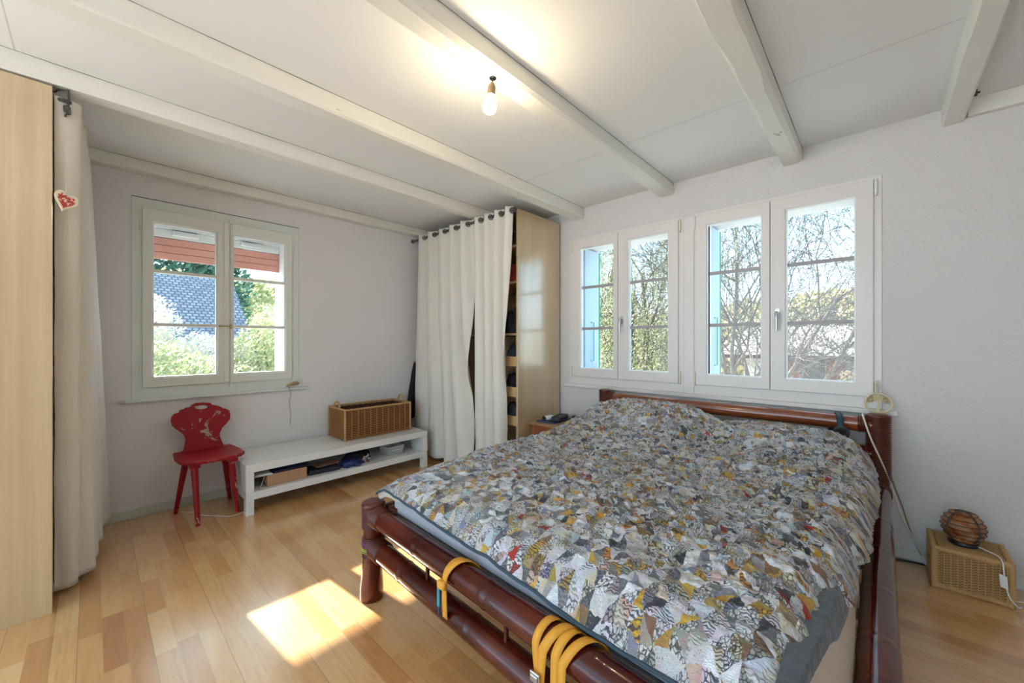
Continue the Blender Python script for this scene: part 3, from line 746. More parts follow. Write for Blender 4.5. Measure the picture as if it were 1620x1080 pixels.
# ------------------------------------------------------------------ bamboo bed
t = NT('dark_red_bamboo'); v = t.coord()
n = t.noise(v, 3.2, 4, 0.6); n2 = t.noise(v, 22, 4, 0.6)
c = t.ramp(n, [(0.25, (0.030, 0.003, 0.003)), (0.5, (0.075, 0.008, 0.005)), (0.75, (0.17, 0.026, 0.006))])
sc_ = t.ramp(t.noise(t.coord(scale=(2, 2, 6)), 19, 3, 0.7), [(0.0, (0, 0, 0)), (0.76, (0, 0, 0)), (0.775, (1, 1, 1))])
c = t.mix(c, (0.45, 0.25, 0.12), t.math('MULTIPLY', sc_, 0.7))
t.bs(col=c, rough=0.15, spec=0.25, coat=0.3, coatr=0.04, normal=t.bump(n2, 0.08, 0.002)); M['bamboo'] = t.m
t = NT('orange_brown_bamboo'); v = t.coord()
c = t.ramp(t.noise(t.coord(scale=(1, 6, 6)), 3, 4), [(0.3, (0.15, 0.030, 0.010)), (0.7, (0.30, 0.075, 0.018))])
t.bs(col=c, rough=0.2, spec=0.6, coat=0.8, coatr=0.1); M['bamboo_light'] = t.m
M['wrap'] = plain('rattan_binding', (0.10, 0.018, 0.010), 0.3, 0.5, namp=0.5, nscale=40)
M['wrap_purple'] = plain('purple_binding', (0.22, 0.05, 0.16), 0.4); M['wrap_lime'] = plain('lime_binding', (0.50, 0.55, 0.06), 0.4)
def bamboo(mb, a, b, r, nodes, seed=0, taper=0.0, bow=0.0):
    a, b = Vector(a), Vector(b); L = (b-a).length; n = int(L/0.012); pts = []; rad = []
    for i in range(n+1):
        u = i/n; p = a.lerp(b, u)
        p += Vector((0.3, 0.2, 1))*bow*noise.noise(Vector((u*L*1.8, seed, 1)))
        rr = r*(1 - taper*(u-0.5)) * (1 + 0.025*noise.noise(Vector((u*L*3, seed, 7))))
        for q in nodes:
            d = (u-q)*L; rr += r*0.045*exp(-(d/0.007)**2) - r*0.02*exp(-((d-0.014)/0.010)**2)
        pts.append(p); rad.append(rr)
    mb.tube(pts, rad, 28); return mb
def wrapped(mb, a, b, r, pitch=0.006, seed=0, amp=0.07):
    a, b = Vector(a), Vector(b); L = (b-a).length; n = max(6, int(L/(pitch/5)))
    mb.tube([a.lerp(b, k/n) for k in range(n+1)], lambda i: r*(1 + amp*cos(2*pi*i/5) + 0.02*noise.noise(Vector((i*0.05, seed, 0)))), 24)
    return mb
bed = thing('bamboo_bed', (-0.85, 1.90, 0), 'large double bed with a dark red bamboo frame', 'bed')
FL, FR, HL, HR = Vector((-1.738, 0.905, 0)), Vector((0.035, 0.825, 0)), Vector((-1.690, 2.975, 0)), Vector((0.004, 2.975, 0))
for nm, P_, flip in (('fl', FL, -1), ('fr', FR, 1)):
    prof = [(0.0, 0.0), (0.050, 0.0), (0.055, 0.010), (0.0535, 0.05), (0.047, 0.12), (0.043, 0.20), (0.043, 0.40), (0.044, 0.455), (0.0, 0.456)]
    lg = MB().tube([(P_.x+flip*0.020*(1-h_/0.456)**1.3, P_.y, h_) for r_, h_ in prof[1:]], [r_ for r_, h_ in prof[1:]], 32).build('leg', M['bamboo'], bed, smooth=True)
    for (z0, z1, r_, m_) in ((0.345, 0.452, 0.050, 'wrap'), (0.212, 0.300, 0.0485, 'wrap'), (0.262, 0.285, 0.0502, 'wrap_purple'), (0.236, 0.254, 0.0502, 'wrap_lime')):
        mb = MB(); wrapped(mb, P_+Vector((0, 0, z0)), P_+Vector((0, 0, z1)), r_, 0.0085, z0)
        mb.build('binding', M[m_], lg, smooth=True, angle=180)
    MB().lathe([(0.0, 0.462), (0.030, 0.463), (0.050, 0.459), (0.054, 0.450), (0.052, 0.440)], P_, 32).build('post_cap', M['wrap'], lg, smooth=True, angle=180)
def rail(P_, Q_, z, r, nodes, seed, mat, wrapL=0.075, light=False):
    a, b = P_+Vector((0, 0, z)), Q_+Vector((0, 0, z)); d = (b-a).normalized()
    mb = MB(); bamboo(mb, a, b, r, nodes, seed, bow=0.006); ro = mb.build('rail', mat, bed, smooth=True, angle=180)
    for e0, sg in ((a, 1), (b, -1)):
        mb = MB(); wrapped(mb, e0+d*0.035*sg, e0+d*(0.035+wrapL)*sg, r*1.06, 0.0095, seed); mb.build('binding', M['wrap'], ro, smooth=True, angle=180)
rail(FL, FR, 0.401, 0.0445, (0.235, 0.47, 0.70, 0.88), 1, M['bamboo'])
rail(FL, FR, 0.252, 0.044, (0.17, 0.42, 0.66, 0.86), 2, M['bamboo'])
rail(HL, HR, 0.747, 0.044, (0.22, 0.52, 0.80), 3, M['bamboo_light'], 0.05)
rail(HL, HR, 0.585, 0.042, (0.3, 0.62), 4, M['bamboo_light'], 0.09)
rail(HL, HR, 0.36, 0.042, (0.3, 0.62), 5, M['bamboo'])
rail(FL+Vector((-.0, 0.03, 0)), HL, 0.385, 0.040, (0.2, 0.4, 0.6, 0.8), 6, M['bamboo'])
rail(FR+Vector((-.035, 0.03, 0)), HR+Vector((0.006, 0, 0)), 0.395, 0.044, (0.26, 0.40, 0.55, 0.71, 0.87), 7, M['bamboo'])
for P_ in (HL, HR):
    mb = MB(); mb.lathe([(0.0, 0.0), (0.05, 0.0), (0.052, 0.01), (0.046, 0.10), (0.045, 0.79), (0.0, 0.80)], P_, 28); hpo = mb.build('headboard_post', M['bamboo'], bed, smooth=True)
    mb = MB(); wrapped(mb, P_+Vector((0, 0, 0.44)), P_+Vector((0, 0, 0.800)), 0.0525, 0.0105, 3); mb.build('binding', M['wrap'], hpo, smooth=True, angle=180)
    MB().lathe([(0.0, 0.812), (0.035, 0.812), (0.052, 0.806), (0.055, 0.796)], P_, 28).build('post_cap', M['wrap'], hpo, smooth=True, angle=180)
mb = MB(); q = Vector((-1.635, 0.965, 0)); mb.lathe([(0, 0.31), (0.026, 0.31), (0.030, 0.33), (0.028, 0.44), (0.0, 0.445)], q, 20); mb.build('corner_stub', M['bamboo'], bed, smooth=True)
mb = MB(); wrapped(mb, q+Vector((0, 0, 0.33)), q+Vector((0, 0, 0.447)), 0.032, 0.006, 8); mb.build('binding', M['wrap'], bed, smooth=True, angle=180)
for i, x in enumerate((-1.27, -0.83, -0.38)):
    y = 0.905-0.045*(x+1.74); MB().tube([(x, y, 0.26), (x, y, 0.40)], 0.008, 12).build('spindle', M['bamboo'], bed, smooth=True)
for k in range(11):
    y = 1.05+k*0.18; MB().box(-1.70, -0.01, y, y+0.07, 0.352, 0.366).build('slat', M['veneer_edge'], bed)

# mattress
t = NT('grey_mattress_cover'); t.bs(col=(0.40, 0.385, 0.43), rough=0.85, spec=0.15, normal=t.bump(t.noise(t.coord(scale=(1, 1, 4)), 9, 3), 0.25, 0.01)); M['mattress'] = t.m
def foot_y(x): return 0.955 - 0.045*(x+1.66)
mt = thing('mattress', (-0.86, 1.9, 0.367), 'grey covered mattress in the bamboo frame under the patchwork quilt', 'mattress')
mb = MB(); vs = [(-1.655, foot_y(-1.655), .368), (-0.125, foot_y(-.075), .368), (-0.110, 2.90, .368), (-1.640, 2.90, .368)]
vs += [(x, y, .518) for x, y, z in vs]; mb.hexa(vs); mb.build('mattress_body', M['mattress'], mt, bevel=0.028, smooth=True, angle=30)
mb = MB(); pts = [(-1.657, foot_y(-1.655)-.002, .428), (-0.130, foot_y(-.075)-.002, .428)]
mb.tube([Vector(pts[0]).lerp(Vector(pts[1]), k/30) for k in range(31)], 0.0035, 6); mb.build('piping', plain('black_piping', (0.03, 0.03, 0.035), 0.6), mt)

# cream fitted sheet bulging down the right side of the mattress
M['sheet'] = m_fabric('cream_sheet', (0.66, 0.55, 0.45), 0.12, 0.5, transl=0)
def sh(u, v):
    y = 0.93 + u*1.97; s = v
    x = -0.165 + 0.120*sin(min(1, s*1.25)*pi/2) + 0.006*noise.noise(Vector((y*8, s*2, 3))) - 0.02*max(0, s-0.8)
    z = 0.540 - 0.170*(1-cos(min(1, s*1.05)*pi/2)) + 0.006*noise.noise(Vector((y*14, s*5, 8)))
    return (x, y, z)
mb = MB(); mb.grid(120, 16, sh); o = mb.build('bed_sheet', M['sheet'], smooth=True, solid=0.003, angle=180, loc=(-0.1, 1.9, 0.40))
tag(o, 'cream sheet showing down the right side of the mattress', 'sheet')

# quilt
def interp(tab, x):
    if x <= tab[0][0]: return tab[0][1]
    for (a, p), (b, q) in zip(tab, tab[1:]):
        if x <= b: return p + (q-p)*(x-a)/(b-a)
    return tab[-1][1]
ZE = [(-1.67, .531), (-1.42, .517), (-1.24, .505), (-1.06, .499), (-.91, .497), (-.83, .488), (-.72, .482), (-.6, .468), (-.45, .466), (-.35, .470), (-.1, .48)]
XE = [(0.85, -0.125), (1.06, -0.113), (1.14, -0.095), (1.38, -0.086), (1.45, -0.047), (1.69, -0.043), (1.74, -0.018), (2.06, -0.008), (2.29, 0.008), (2.45, 0.012), (2.9, -0.005)]
def qfoot(x): return 0.930 - 0.045*(x+1.67)
def sstep(a, b, x):
    k = max(0.0, min(1.0, (x-a)/(b-a))); return k*k*(3-2*k)
def qh(x, y, u, v):
    h = 0.578 + 0.012*noise.noise(Vector((x*2.2, y*2.2, 1))) + 0.008*noise.noise(Vector((x*5, y*5, 2)))
    def pil(cx, cy, rx, ry, a):
        r2 = ((x-cx)/rx)**2 + ((y-cy)/ry)**2; return a*exp(-r2**1.7)
    h += max(pil(-1.17, 2.74, 0.50, 0.30, 0.185), pil(-0.46, 2.74, 0.42, 0.31, 0.120)) + 0.035*exp(-((y-2.32+0.25*(x+1.3))/0.10)**2)*sstep(-1.8, -1.5, x)
    h += 0.03*exp(-(((x+1.62)/0.12)**2+((y-2.62)/0.25)**2))
    rough = sstep(1.0, 1.5, y + 0.25*(x+0.9))*0.75 + 0.25
    re = sstep(-0.55, -0.1, x)
    a1 = noise.noise(Vector((x*7, y*30, 3))); a2 = noise.noise(Vector((x*16+3, y*62, 4)))
    a3 = noise.noise(Vector((x*38+5, y*90, 11)))
    h += rough*(0.012*(1-2*abs(a1)) + 0.011*(1-2*abs(a2)) + 0.006*(1-2*abs(a3)))
    h += (0.3+0.7*rough)*(0.009*noise.noise(Vector((x*34, y*34, 6))) + 0.006*noise.noise(Vector((x*80, y*80, 6))))
    fold = 1-2*abs(noise.noise(Vector((x*1.8+y*0.5, y*9-x*2.0, 9))))
    h += (0.014+0.020*re)*fold*sstep(0.95, 1.25, y)
    return h
def qf(u, v):
    y0 = v*2.0 + 0.93; xr = interp(XE, y0) + 0.014*noise.noise(Vector((y0*16, 0, 3))) + 0.007*noise.noise(Vector((y0*45, 0, 4)))
    xl = -1.752 + 0.012*noise.noise(Vector((y0*5, 2, 3)))
    x = xl + (xr-xl)*u
    yf = qfoot(x) + 0.006*noise.noise(Vector((x*14, 1, 1))); y = yf + (2.925-yf)*v
    h = qh(x, y, u, v)
    d = (y-yf); ze = interp(ZE, x) + 0.006*noise.noise(Vector((x*11, 4, 4)))
    k = 1-exp(-(d/0.050)**1.2); h = ze + (h-ze)*k
    d = x-xl; k = 1-exp(-(d/0.045)**1.1); zl = 0.492 + 0.05*sstep(2.2, 2.5, y); h = min(h, zl + (h-zl)*k)
    d = xr-x; k = 1-exp(-(max(0, d)/0.040)**1.1); zr = 0.500+0.02*sstep(1.5, 2.2, y); h = min(h, zr + (h-zr)*k)
    d = 2.925-y; k = 1-exp(-(max(0, d)/0.05)**1.2); h = 0.60 + (h-0.60)*k if h > 0.6 else h
    h = max(h, 0.535 if (u > 0.05 and u < 0.95 and v > 0.04) else 0.40)
    return (x, y, h)
t = NT('patchwork_prints'); uvn = t.node('ShaderNodeTexCoord').outputs['UV']
wob = t.node('ShaderNodeTexNoise', {'Vector': uvn, 'Scale': 6.0, 'Detail': 2.0}, noise_dimensions='3D').outputs['Color']
uvw = t.node('ShaderNodeVectorMath', {0: uvn, 1: t.node('ShaderNodeVectorMath', {0: wob, 'Scale': 0.035}, operation='SCALE').outputs[0]}, operation='ADD').outputs[0]
wob2 = t.node('ShaderNodeTexNoise', {'Vector': uvn, 'Scale': 30.0, 'Detail': 4.0}, noise_dimensions='3D').outputs['Color']
uvw = t.node('ShaderNodeVectorMath', {0: uvw, 1: t.node('ShaderNodeVectorMath', {0: t.node('ShaderNodeVectorMath', {0: wob2, 1: (0.5, 0.5, 0.5)}, operation='SUBTRACT').outputs[0], 'Scale': t.node('ShaderNodeMapRange', {0: t.node('ShaderNodeSeparateXYZ', {0: uvn}).outputs[1], 1: 0.25, 2: 0.9, 3: 0.022, 4: 0.10}).outputs[0]}, operation='SCALE').outputs[0]}, operation='ADD').outputs[0]
CELL = 0.038
sc = t.node('ShaderNodeVectorMath', {0: uvw, 'Scale': 1/CELL}, operation='SCALE').outputs[0]
fl_ = t.node('ShaderNodeVectorMath', {0: sc}, operation='FLOOR').outputs[0]
fr_ = t.node('ShaderNodeVectorMath', {0: sc}, operation='FRACTION').outputs[0]
sf = t.node('ShaderNodeSeparateXYZ', {0: fr_}); si = t.node('ShaderNodeSeparateXYZ', {0: fl_})
par = t.math('MODULO', t.math('ADD', t.math('ADD', si.outputs[0], si.outputs[1]), 1000.0), 2.0)
fx = t.math('ABSOLUTE', t.math('SUBTRACT', par, sf.outputs[0]))
dg = t.math('SUBTRACT', t.math('ADD', fx, sf.outputs[1]), 1.0)
tri = t.math('GREATER_THAN', dg, 0.0)
cid = t.node('ShaderNodeCombineXYZ', {0: si.outputs[0], 1: si.outputs[1], 2: tri}).outputs[0]
wnz = t.node('ShaderNodeTexWhiteNoise', {'Vector': cid}, noise_dimensions='3D')
r1 = wnz.outputs['Value']; rs = t.node('ShaderNodeSeparateColor', {0: wnz.outputs['Color']}); r2, r3 = rs.outputs[1], rs.outputs[2]
pal = [(0.0, (0.62, 0.60, 0.62)), (0.12, (0.16, 0.17, 0.20)), (0.18, (0.42, 0.28, 0.09)), (0.23, (0.62, 0.56, 0.46)), (0.33, (0.24, 0.25, 0.36)), (0.38, (0.72, 0.74, 0.80)),
       (0.48, (0.60, 0.37, 0.08)), (0.53, (0.36, 0.34, 0.33)), (0.59, (0.66, 0.66, 0.76)), (0.69, (0.78, 0.80, 0.86)), (0.74, (0.24, 0.14, 0.08)), (0.77, (0.60, 0.42, 0.36)), (0.80, (0.66, 0.29, 0.05)), (0.82, (0.56, 0.64, 0.74)),
       (0.86, (0.40, 0.47, 0.53)), (0.90, (0.035, 0.035, 0.05)), (0.945, (0.45, 0.045, 0.035)), (0.96, (0.72, 0.71, 0.68))]
pc = t.ramp(r1, pal, 'CONSTANT')
pv = t.node('ShaderNodeVectorMath', {0: uvn, 1: t.node('ShaderNodeVectorMath', {0: wnz.outputs['Color'], 'Scale': 9.0}, operation='SCALE').outputs[0]}, operation='ADD').outputs[0]
vor = t.node('ShaderNodeTexVoronoi', {'Vector': pv, 'Scale': 115.0, 'Randomness': 1.0}, feature='DISTANCE_TO_EDGE')
ln1 = t.ramp(vor.outputs['Distance'], [(0.0, (1, 1, 1)), (0.07, (1, 1, 1)), (0.12, (0, 0, 0))])
wv = t.node('ShaderNodeTexWave', {'Vector': pv, 'Scale': 55.0, 'Distortion': 8.0, 'Detail': 1.0, 'Detail Scale': 1.2}, wave_type='RINGS')
ln2 = t.ramp(wv.outputs['Fac'], [(0.0, (1, 1, 1)), (0.32, (1, 1, 1)), (0.42, (0, 0, 0))])
vd = t.node('ShaderNodeTexVoronoi', {'Vector': pv, 'Scale': 150.0, 'Randomness': 0.4})
ln3 = t.ramp(vd.outputs['Distance'], [(0.0, (1, 1, 1)), (0.22, (1, 1, 1)), (0.30, (0, 0, 0))])
pm = t.mix(ln1, ln2, t.math('GREATER_THAN', r2, 0.42)); pm = t.mix(pm, ln3, t.math('GREATER_THAN', r2, 0.78))
on = t.math('LESS_THAN', r3, 0.80)
ink = t.ramp(r2, [(0.0, (0.05, 0.045, 0.05)), (0.3, (0.16, 0.12, 0.07)), (0.5, (0.07, 0.07, 0.10)), (0.70, (0.60, 0.57, 0.50)), (0.9, (0.62, 0.50, 0.24))], 'CONSTANT')
blot = t.noise(pv, 42, 3, 0.6, out='Color')
pc = t.mix(pc, blot, 0.75, 'SOFT_LIGHT')
pc = t.node('ShaderNodeHueSaturation', {'Saturation': 1.08, 'Value': 2.0, 'Color': pc}).outputs[0]
c = t.mix(pc, ink, t.math('MULTIPLY', t.math('MULTIPLY', pm, on), 0.92))
seam = t.math('MINIMUM', t.math('ABSOLUTE', dg), t.math('MINIMUM', t.math('MINIMUM', sf.outputs[0], t.math('SUBTRACT', 1.0, sf.outputs[0])), t.math('MINIMUM', sf.outputs[1], t.math('SUBTRACT', 1.0, sf.outputs[1]))))
sh_ = t.node('ShaderNodeMapRange', {0: seam, 1: 0.0, 2: 0.16, 3: 0.0, 4: 1.0}, interpolation_type='SMOOTHSTEP').outputs[0]
crk = t.noise(t.node('ShaderNodeMapping', {'Vector': uvn, 'Scale': (1.0, 2.6, 1.0)}).outputs[0], 34, 7, 0.72, 1.0)
b1 = t.bump(sh_, 0.5, 0.006); crk2 = t.noise(t.node('ShaderNodeMapping', {'Vector': uvn, 'Scale': (1.0, 4.5, 1.0)}).outputs[0], 70, 4, 0.6, 1.2)
b2 = t.bump(crk2, 1.0, 0.012, t.bump(crk, 1.0, 0.035, b1))
t.bs(col=c, rough=0.5, spec=0.5, sheen=1.0, normal=b2)
t.b.inputs['Sheen Roughness'].default_value = 0.35; t.b.inputs['Sheen Tint'].default_value = (0.85, 0.93, 1.0, 1)  # blue-white tint put into the sheen for sky light from the windows
M['quilt'] = t.m
def quv(u, v):    # the cloth is gathered towards the head, so more of it per metre there
    y = v*2.0; g = y + 0.75*max(0, y-0.30)**1.1*sstep(0.2, 0.8, y)
    return ((u-0.5)*1.74*(1.0+0.25*sstep(0.2, 1.0, y)), g)
mb = MB(); mb.grid(460, 560, qf, uvfn=quv)
qt = mb.build('patchwork_quilt', M['quilt'], smooth=True, angle=180, loc=(-0.87, 1.92, 0.53))
md = qt.modifiers.new('thickness', 'SOLIDIFY'); md.thickness = 0.010; md.offset = -1
tag(qt, 'crumpled patchwork quilt of small gold, grey and white printed triangles on the bed', 'quilt')
# teal edging of the quilt along the foot end
M['teal_cloth'] = plain('dark_teal_binding', (0.045, 0.075, 0.105), 0.85, bumps=0.4, bscale=90)
mb = MB(); mb.tube([Vector(qf(u, 0.0)) + Vector((0, 0.0, -0.007)) for u in [k/160 for k in range(161)]], 0.0055, 8)
mb.build('edge_binding', M['teal_cloth'], qt, smooth=True)
# fleece strip hanging at the foot-left corner
M['fleece'] = plain('cream_fleece', (0.60, 0.50, 0.42), 0.95, bumps=0.8, bscale=160, bdist=0.004)
def fl2(u, v):
    p = Vector(qf(0.0+u*0.20, 0.0)); w = (1-u)**0.8
    return (p.x, p.y+0.010+0.004*sin(v*pi), p.z-0.010-0.038*v*w - 0.002*noise.noise(Vector((u*30, v*9, 0))))
MB().grid(60, 8, fl2).build('fleece_lining', M['fleece'], qt, smooth=True, solid=0.006, angle=180)
# folded blue-grey blanket that shows between quilt and sheet
M['blanket'] = plain('blue_grey_quilted_blanket', (0.085, 0.105, 0.135), 0.9, bumps=0.8, bscale=40, bdist=0.008, sheen=0.3)
def blf(u, v):
    y = 0.895 + u*0.70; x1 = -0.060 - 0.045*max(0, (1.35-y)/0.42)
    x = -0.145 + (x1+0.145)*v; z = 0.549 - 0.006*v - 0.05*max(0, v-0.80)/0.20 + 0.004*noise.noise(Vector((x*10, y*40, 2)))
    return (x, y, z)
mb = MB(); mb.grid(60, 20, blf)
tag(mb.build('blanket', M['blanket'], smooth=True, solid=0.008, angle=180, loc=(-0.18, 1.25, 0.53)), 'blue-grey quilted blanket edge sticking out under the quilt', 'blanket')

# orange straps over the foot rail
M['strap'] = plain('orange_yellow_webbing', (0.80, 0.36, 0.035), 0.6, bumps=0.2, bscale=200)
def strap_loop(mb, xs, r=0.0490, w=0.013, zend=0.27, x_end=None, twist=0.0, yoff=0.0):
    """xs: (x behind, x top, x front)"""
    pts = []; ws = []
    def rc(x): return Vector((x, 0.905-0.045*(x+1.738), 0.403))
    N = 22
    for k in range(N+1):
        q = k/N; an = radians(-25 + q*205)       # from behind over the top to the front
        x = xs[0]*(1-q)**2 + 2*xs[1]*q*(1-q) + xs[2]*q*q
        c = rc(x); pts.append(c + Vector((0, cos(an)*(r+yoff), sin(an)*(r+yoff))))
    last = pts[-1]; xe = x_end if x_end is not None else xs[2]
    for k in range(1, 13):
        q = k/12; pts.append(Vector((last.x+(xe-last.x)*q, last.y-0.004*sin(q*pi), last.z+(zend-last.z)*q)))
    for i, p in enumerate(pts):
        tt = (pts[min(i+1, len(pts)-1)]-pts[max(i-1, 0)]).normalized(); c = rc(p.x)
        n = Vector((0, p.y-c.y, max(-0.02, p.z-c.z) if i > N else p.z-c.z)).normalized()
        wv_ = tt.cross(n).normalized()
        if twist: wv_ = (Matrix.Rotation(twist*sstep(N, len(pts), i), 3, tt) @ wv_)
        ws.append(wv_*w)
    mb.ribbon(pts, ws); return pts
st = thing('ratchet_strap', (-1.09, 0.82, 0.403), 'orange strap knotted round the foot rail nearest the bed corner', 'strap')
mb = MB(); strap_loop(mb, (-1.03, -1.07, -1.085), zend=0.262); strap_loop(mb, (-0.995, -1.05, -1.083), yoff=0.003, w=0.012, zend=0.34); mb.build('webbing', M['strap'], st, solid=0.0022, smooth=True)
MB().box(-1.106, -1.066, 0.803, 0.826, 0.368, 0.396).build('knot', M['strap'], st, bevel=0.008, smooth=True)
MB().box(-1.112, -1.100, 0.812, 0.816, 0.300, 0.368).build('cyan_tag', plain('cyan_cloth', (0.03, 0.33, 0.46), 0.7), st)
MB().box(-1.110, -1.101, 0.813, 0.8165, 0.270, 0.300).build('tag_fringe', plain('navy_cloth', (0.03, 0.04, 0.08), 0.8), st)
st = thing('ratchet_strap', (-0.66, 0.80, 0.403), 'orange strap with a grey metal buckle looped over the foot rail', 'strap')
mb = MB(); p1 = strap_loop(mb, (-0.625, -0.66, -0.668), zend=0.30, x_end=-0.652, w=0.012); strap_loop(mb, (-0.575, -0.60, -0.640), yoff=0.003, zend=0.20, x_end=-0.655, w=0.013)
mb.build('webbing', M['strap'], st, solid=0.0022, smooth=True)
mb = MB(); mb.box(-0.672, -0.640, 0.788, 0.794, 0.318, 0.345); mb.box(-0.668, -0.644, 0.784, 0.789, 0.322, 0.34); mb.build('buckle', M['steel'], st, bevel=0.002)
st = thing('ratchet_strap', (-0.57, 0.80, 0.403), 'twisted orange strap to the right of the buckled one', 'strap')
mb = MB(); strap_loop(mb, (-0.56, -0.585, -0.600), zend=0.20, x_end=-0.598, w=0.013, yoff=0.001); strap_loop(mb, (-0.49, -0.535, -0.575), yoff=0.004, zend=0.20, x_end=-0.580, w=0.012, twist=0.7)
mb.build('webbing', M['strap'], st, solid=0.0022, smooth=True)

# headphones hung on the headboard
hp = thing('headphones', (-0.16, 2.97, 0.70), 'dark blue headphones hanging on the headboard rail', 'headphones')
M['navy_plastic'] = plain('navy_soft_plastic', (0.015, 0.05, 0.08), 0.4)
mb = MB(); pts = []; ws = []
for k in range(25):
    a = pi*(-0.12+1.24*k/24); pts.append((-0.165+0.012*cos(a), 2.958-0.066*cos(a), 0.722+0.078*sin(a))); ws.append((0.015, 0, 0))
mb.ribbon(pts, ws); mb.build('headband', M['navy_plastic'], hp, solid=0.008, smooth=True)
for s_ in (1,):
    mb = MB(); mb.lathe([(0.0, -0.016), (0.026, -0.016), (0.036, -0.008), (0.037, 0.006), (0.030, 0.018), (0.0, 0.020)], (-0.148, 2.880, 0.700), 24, 'y'); mb.build('ear_cup', M['navy_plastic'], hp, smooth=True)
    mb = MB(); mb.lathe([(0.0, -0.016), (0.026, -0.016), (0.036, -0.008), (0.037, 0.006), (0.030, 0.018), (0.0, 0.020)], (-0.182, 3.035, 0.690), 24, 'y'); mb.build('ear_cup', M['navy_plastic'], hp, smooth=True)
    mb = MB(); mb.lathe([(0.016, 0), (0.030, -0.004), (0.032, -0.012), (0.024, -0.018), (0.016, -0.012)], (-0.148, 2.861, 0.700), 24, 'y'); mb.build('ear_cushion', M['black'], hp, smooth=True)

# tree of life ornament
to = thing('hanging_ornament', (0.005, 3.045, 0.99), 'pale wooden ring with a cut-out tree hanging from the window hinge', 'ornament')
M['pale_wood'] = plain('pale_plywood', (0.72, 0.62, 0.42), 0.6, namp=0.1)
oc = Vector((0.004, 3.052, 0.862)); RX, RZ = 0.056, 0.056
mb = MB(); mb.tube([oc+Vector((RX*cos(2*pi*k/40), 0, RZ*sin(2*pi*k/40))) for k in range(40)], 0.0048, 8, closed=True); mb.build('ring', M['pale_wood'], to, smooth=True)
mb = MB(); mb.tube([oc+Vector(p) for p in ((0.002, 0, -0.052), (0.0, 0, -0.02), (0.003, 0, 0.02))], [0.009, 0.0045, 0.004], 8)
rr = random.Random(5)
for k in range(7):
    a = radians(20+k*23); mb.tube([oc+Vector((0.002, 0, 0.008)), oc+Vector((0.026*cos(a), 0, 0.010+0.026*sin(a))), oc+Vector((0.047*cos(a), 0, 0.048*sin(a)))], [0.003, 0.002, 0.0012], 6)
for k in range(5): mb.tube([oc+Vector((0, 0, -0.044)), oc+Vector((-0.044+0.022*k, 0, -0.052+0.006*abs(k-2)))], 0.0022, 6)
mb.build('tree', M['pale_wood'], to, smooth=True)
mb = MB()
for k in range(60):
    a = radians(rr.choice((rr.uniform(-2, 55), rr.uniform(125, 182)))); r_ = rr.uniform(0.024, 0.048); mb.lathe([(0, -0.0015), (0.0035, 0), (0, 0.0015)], oc+Vector((r_*cos(a), -0.001, r_*sin(a)+0.004)), 6, 'y')
mb.build('leaf_cutouts', plain('brown_leaf', (0.45, 0.30, 0.10), 0.7), to)
MB().box(oc.x-0.022, oc.x+0.022, oc.y-0.007, oc.y-0.003, oc.z+0.020, oc.z+0.048).build('name_plate', plain('khaki_plate', (0.50, 0.42, 0.24), 0.6), to, bevel=0.002)
mb = MB()
for s_ in (-1, 1): mb.ribbon([(0.004, 3.05, 0.992), (0.004+s_*0.012, 3.046, 0.955), (oc.x+0.001*s_, oc.y-0.006, oc.z+0.044)], [(0.003, 0.002, 0)]*3)
mb.build('ribbon', plain('cream_ribbon', (0.75, 0.70, 0.58), 0.7), to, solid=0.0012)

# ------------------------------------------------------------------ cables
def cable(name, label, pts, r, mat, cat='cable', n=12):
    P = [Vector(p) for p in pts]; out = []
    for i in range(len(P)-1):
        p0, p1, p2, p3 = P[max(i-1, 0)], P[i], P[i+1], P[min(i+2, len(P)-1)]
        for k in range(n):
            t_ = k/n; out.append(0.5*((2*p1)+(p2-p0)*t_+(2*p0-5*p1+4*p2-p3)*t_*t_+(3*p1-p0-3*p2+p3)*t_**3))
    out.append(P[-1]); mb = MB(); mb.tube(out, r, 8)
    return tag(mb.build(name, mat, smooth=True, loc=tuple(P[0])), label, cat)
M['white_cable'] = plain('cream_cable', (0.72, 0.66, 0.56), 0.45)
cable('power_cable', 'cream cable draped over the headboard down to the floor', [(-0.058, 3.03, 0.70), (-0.060, 2.99, 0.797), (-0.056, 2.925, 0.79), (-0.025, 2.905, 0.68), (0.022, 2.925, 0.545), (0.058, 2.965, 0.42), (0.10, 3.03, 0.25), (0.15, 3.07, 0.12), (0.192, 3.072, 0.03), (0.188, 3.07, 0.008)], 0.0042, M['white_cable'])
cable('power_cable', 'thin brown cable below the cream one beside the bed', [(0.045, 3.06, 0.52), (0.066, 3.07, 0.42), (0.10, 3.075, 0.30), (0.13, 3.075, 0.18), (0.155, 3.078, 0.10), (0.175, 3.078, 0.05)], 0.003, plain('brown_cable', (0.30, 0.22, 0.15), 0.5))
cable('power_cable', 'black cable on the floor between the bed and the rattan box', [(0.045, 3.035, 0.05), (0.055, 3.04, 0.008), (0.12, 3.058, 0.006), (0.19, 3.072, 0.006)], 0.0045, M['black'])
cable('power_cable', 'white cable lying on the floor right of the rattan box', [(0.47, 2.93, 0.004), (0.53, 2.96, 0.004), (0.60, 2.99, 0.004), (0.70, 3.03, 0.004), (0.85, 3.05, 0.004)], 0.003, M['white_cable'])

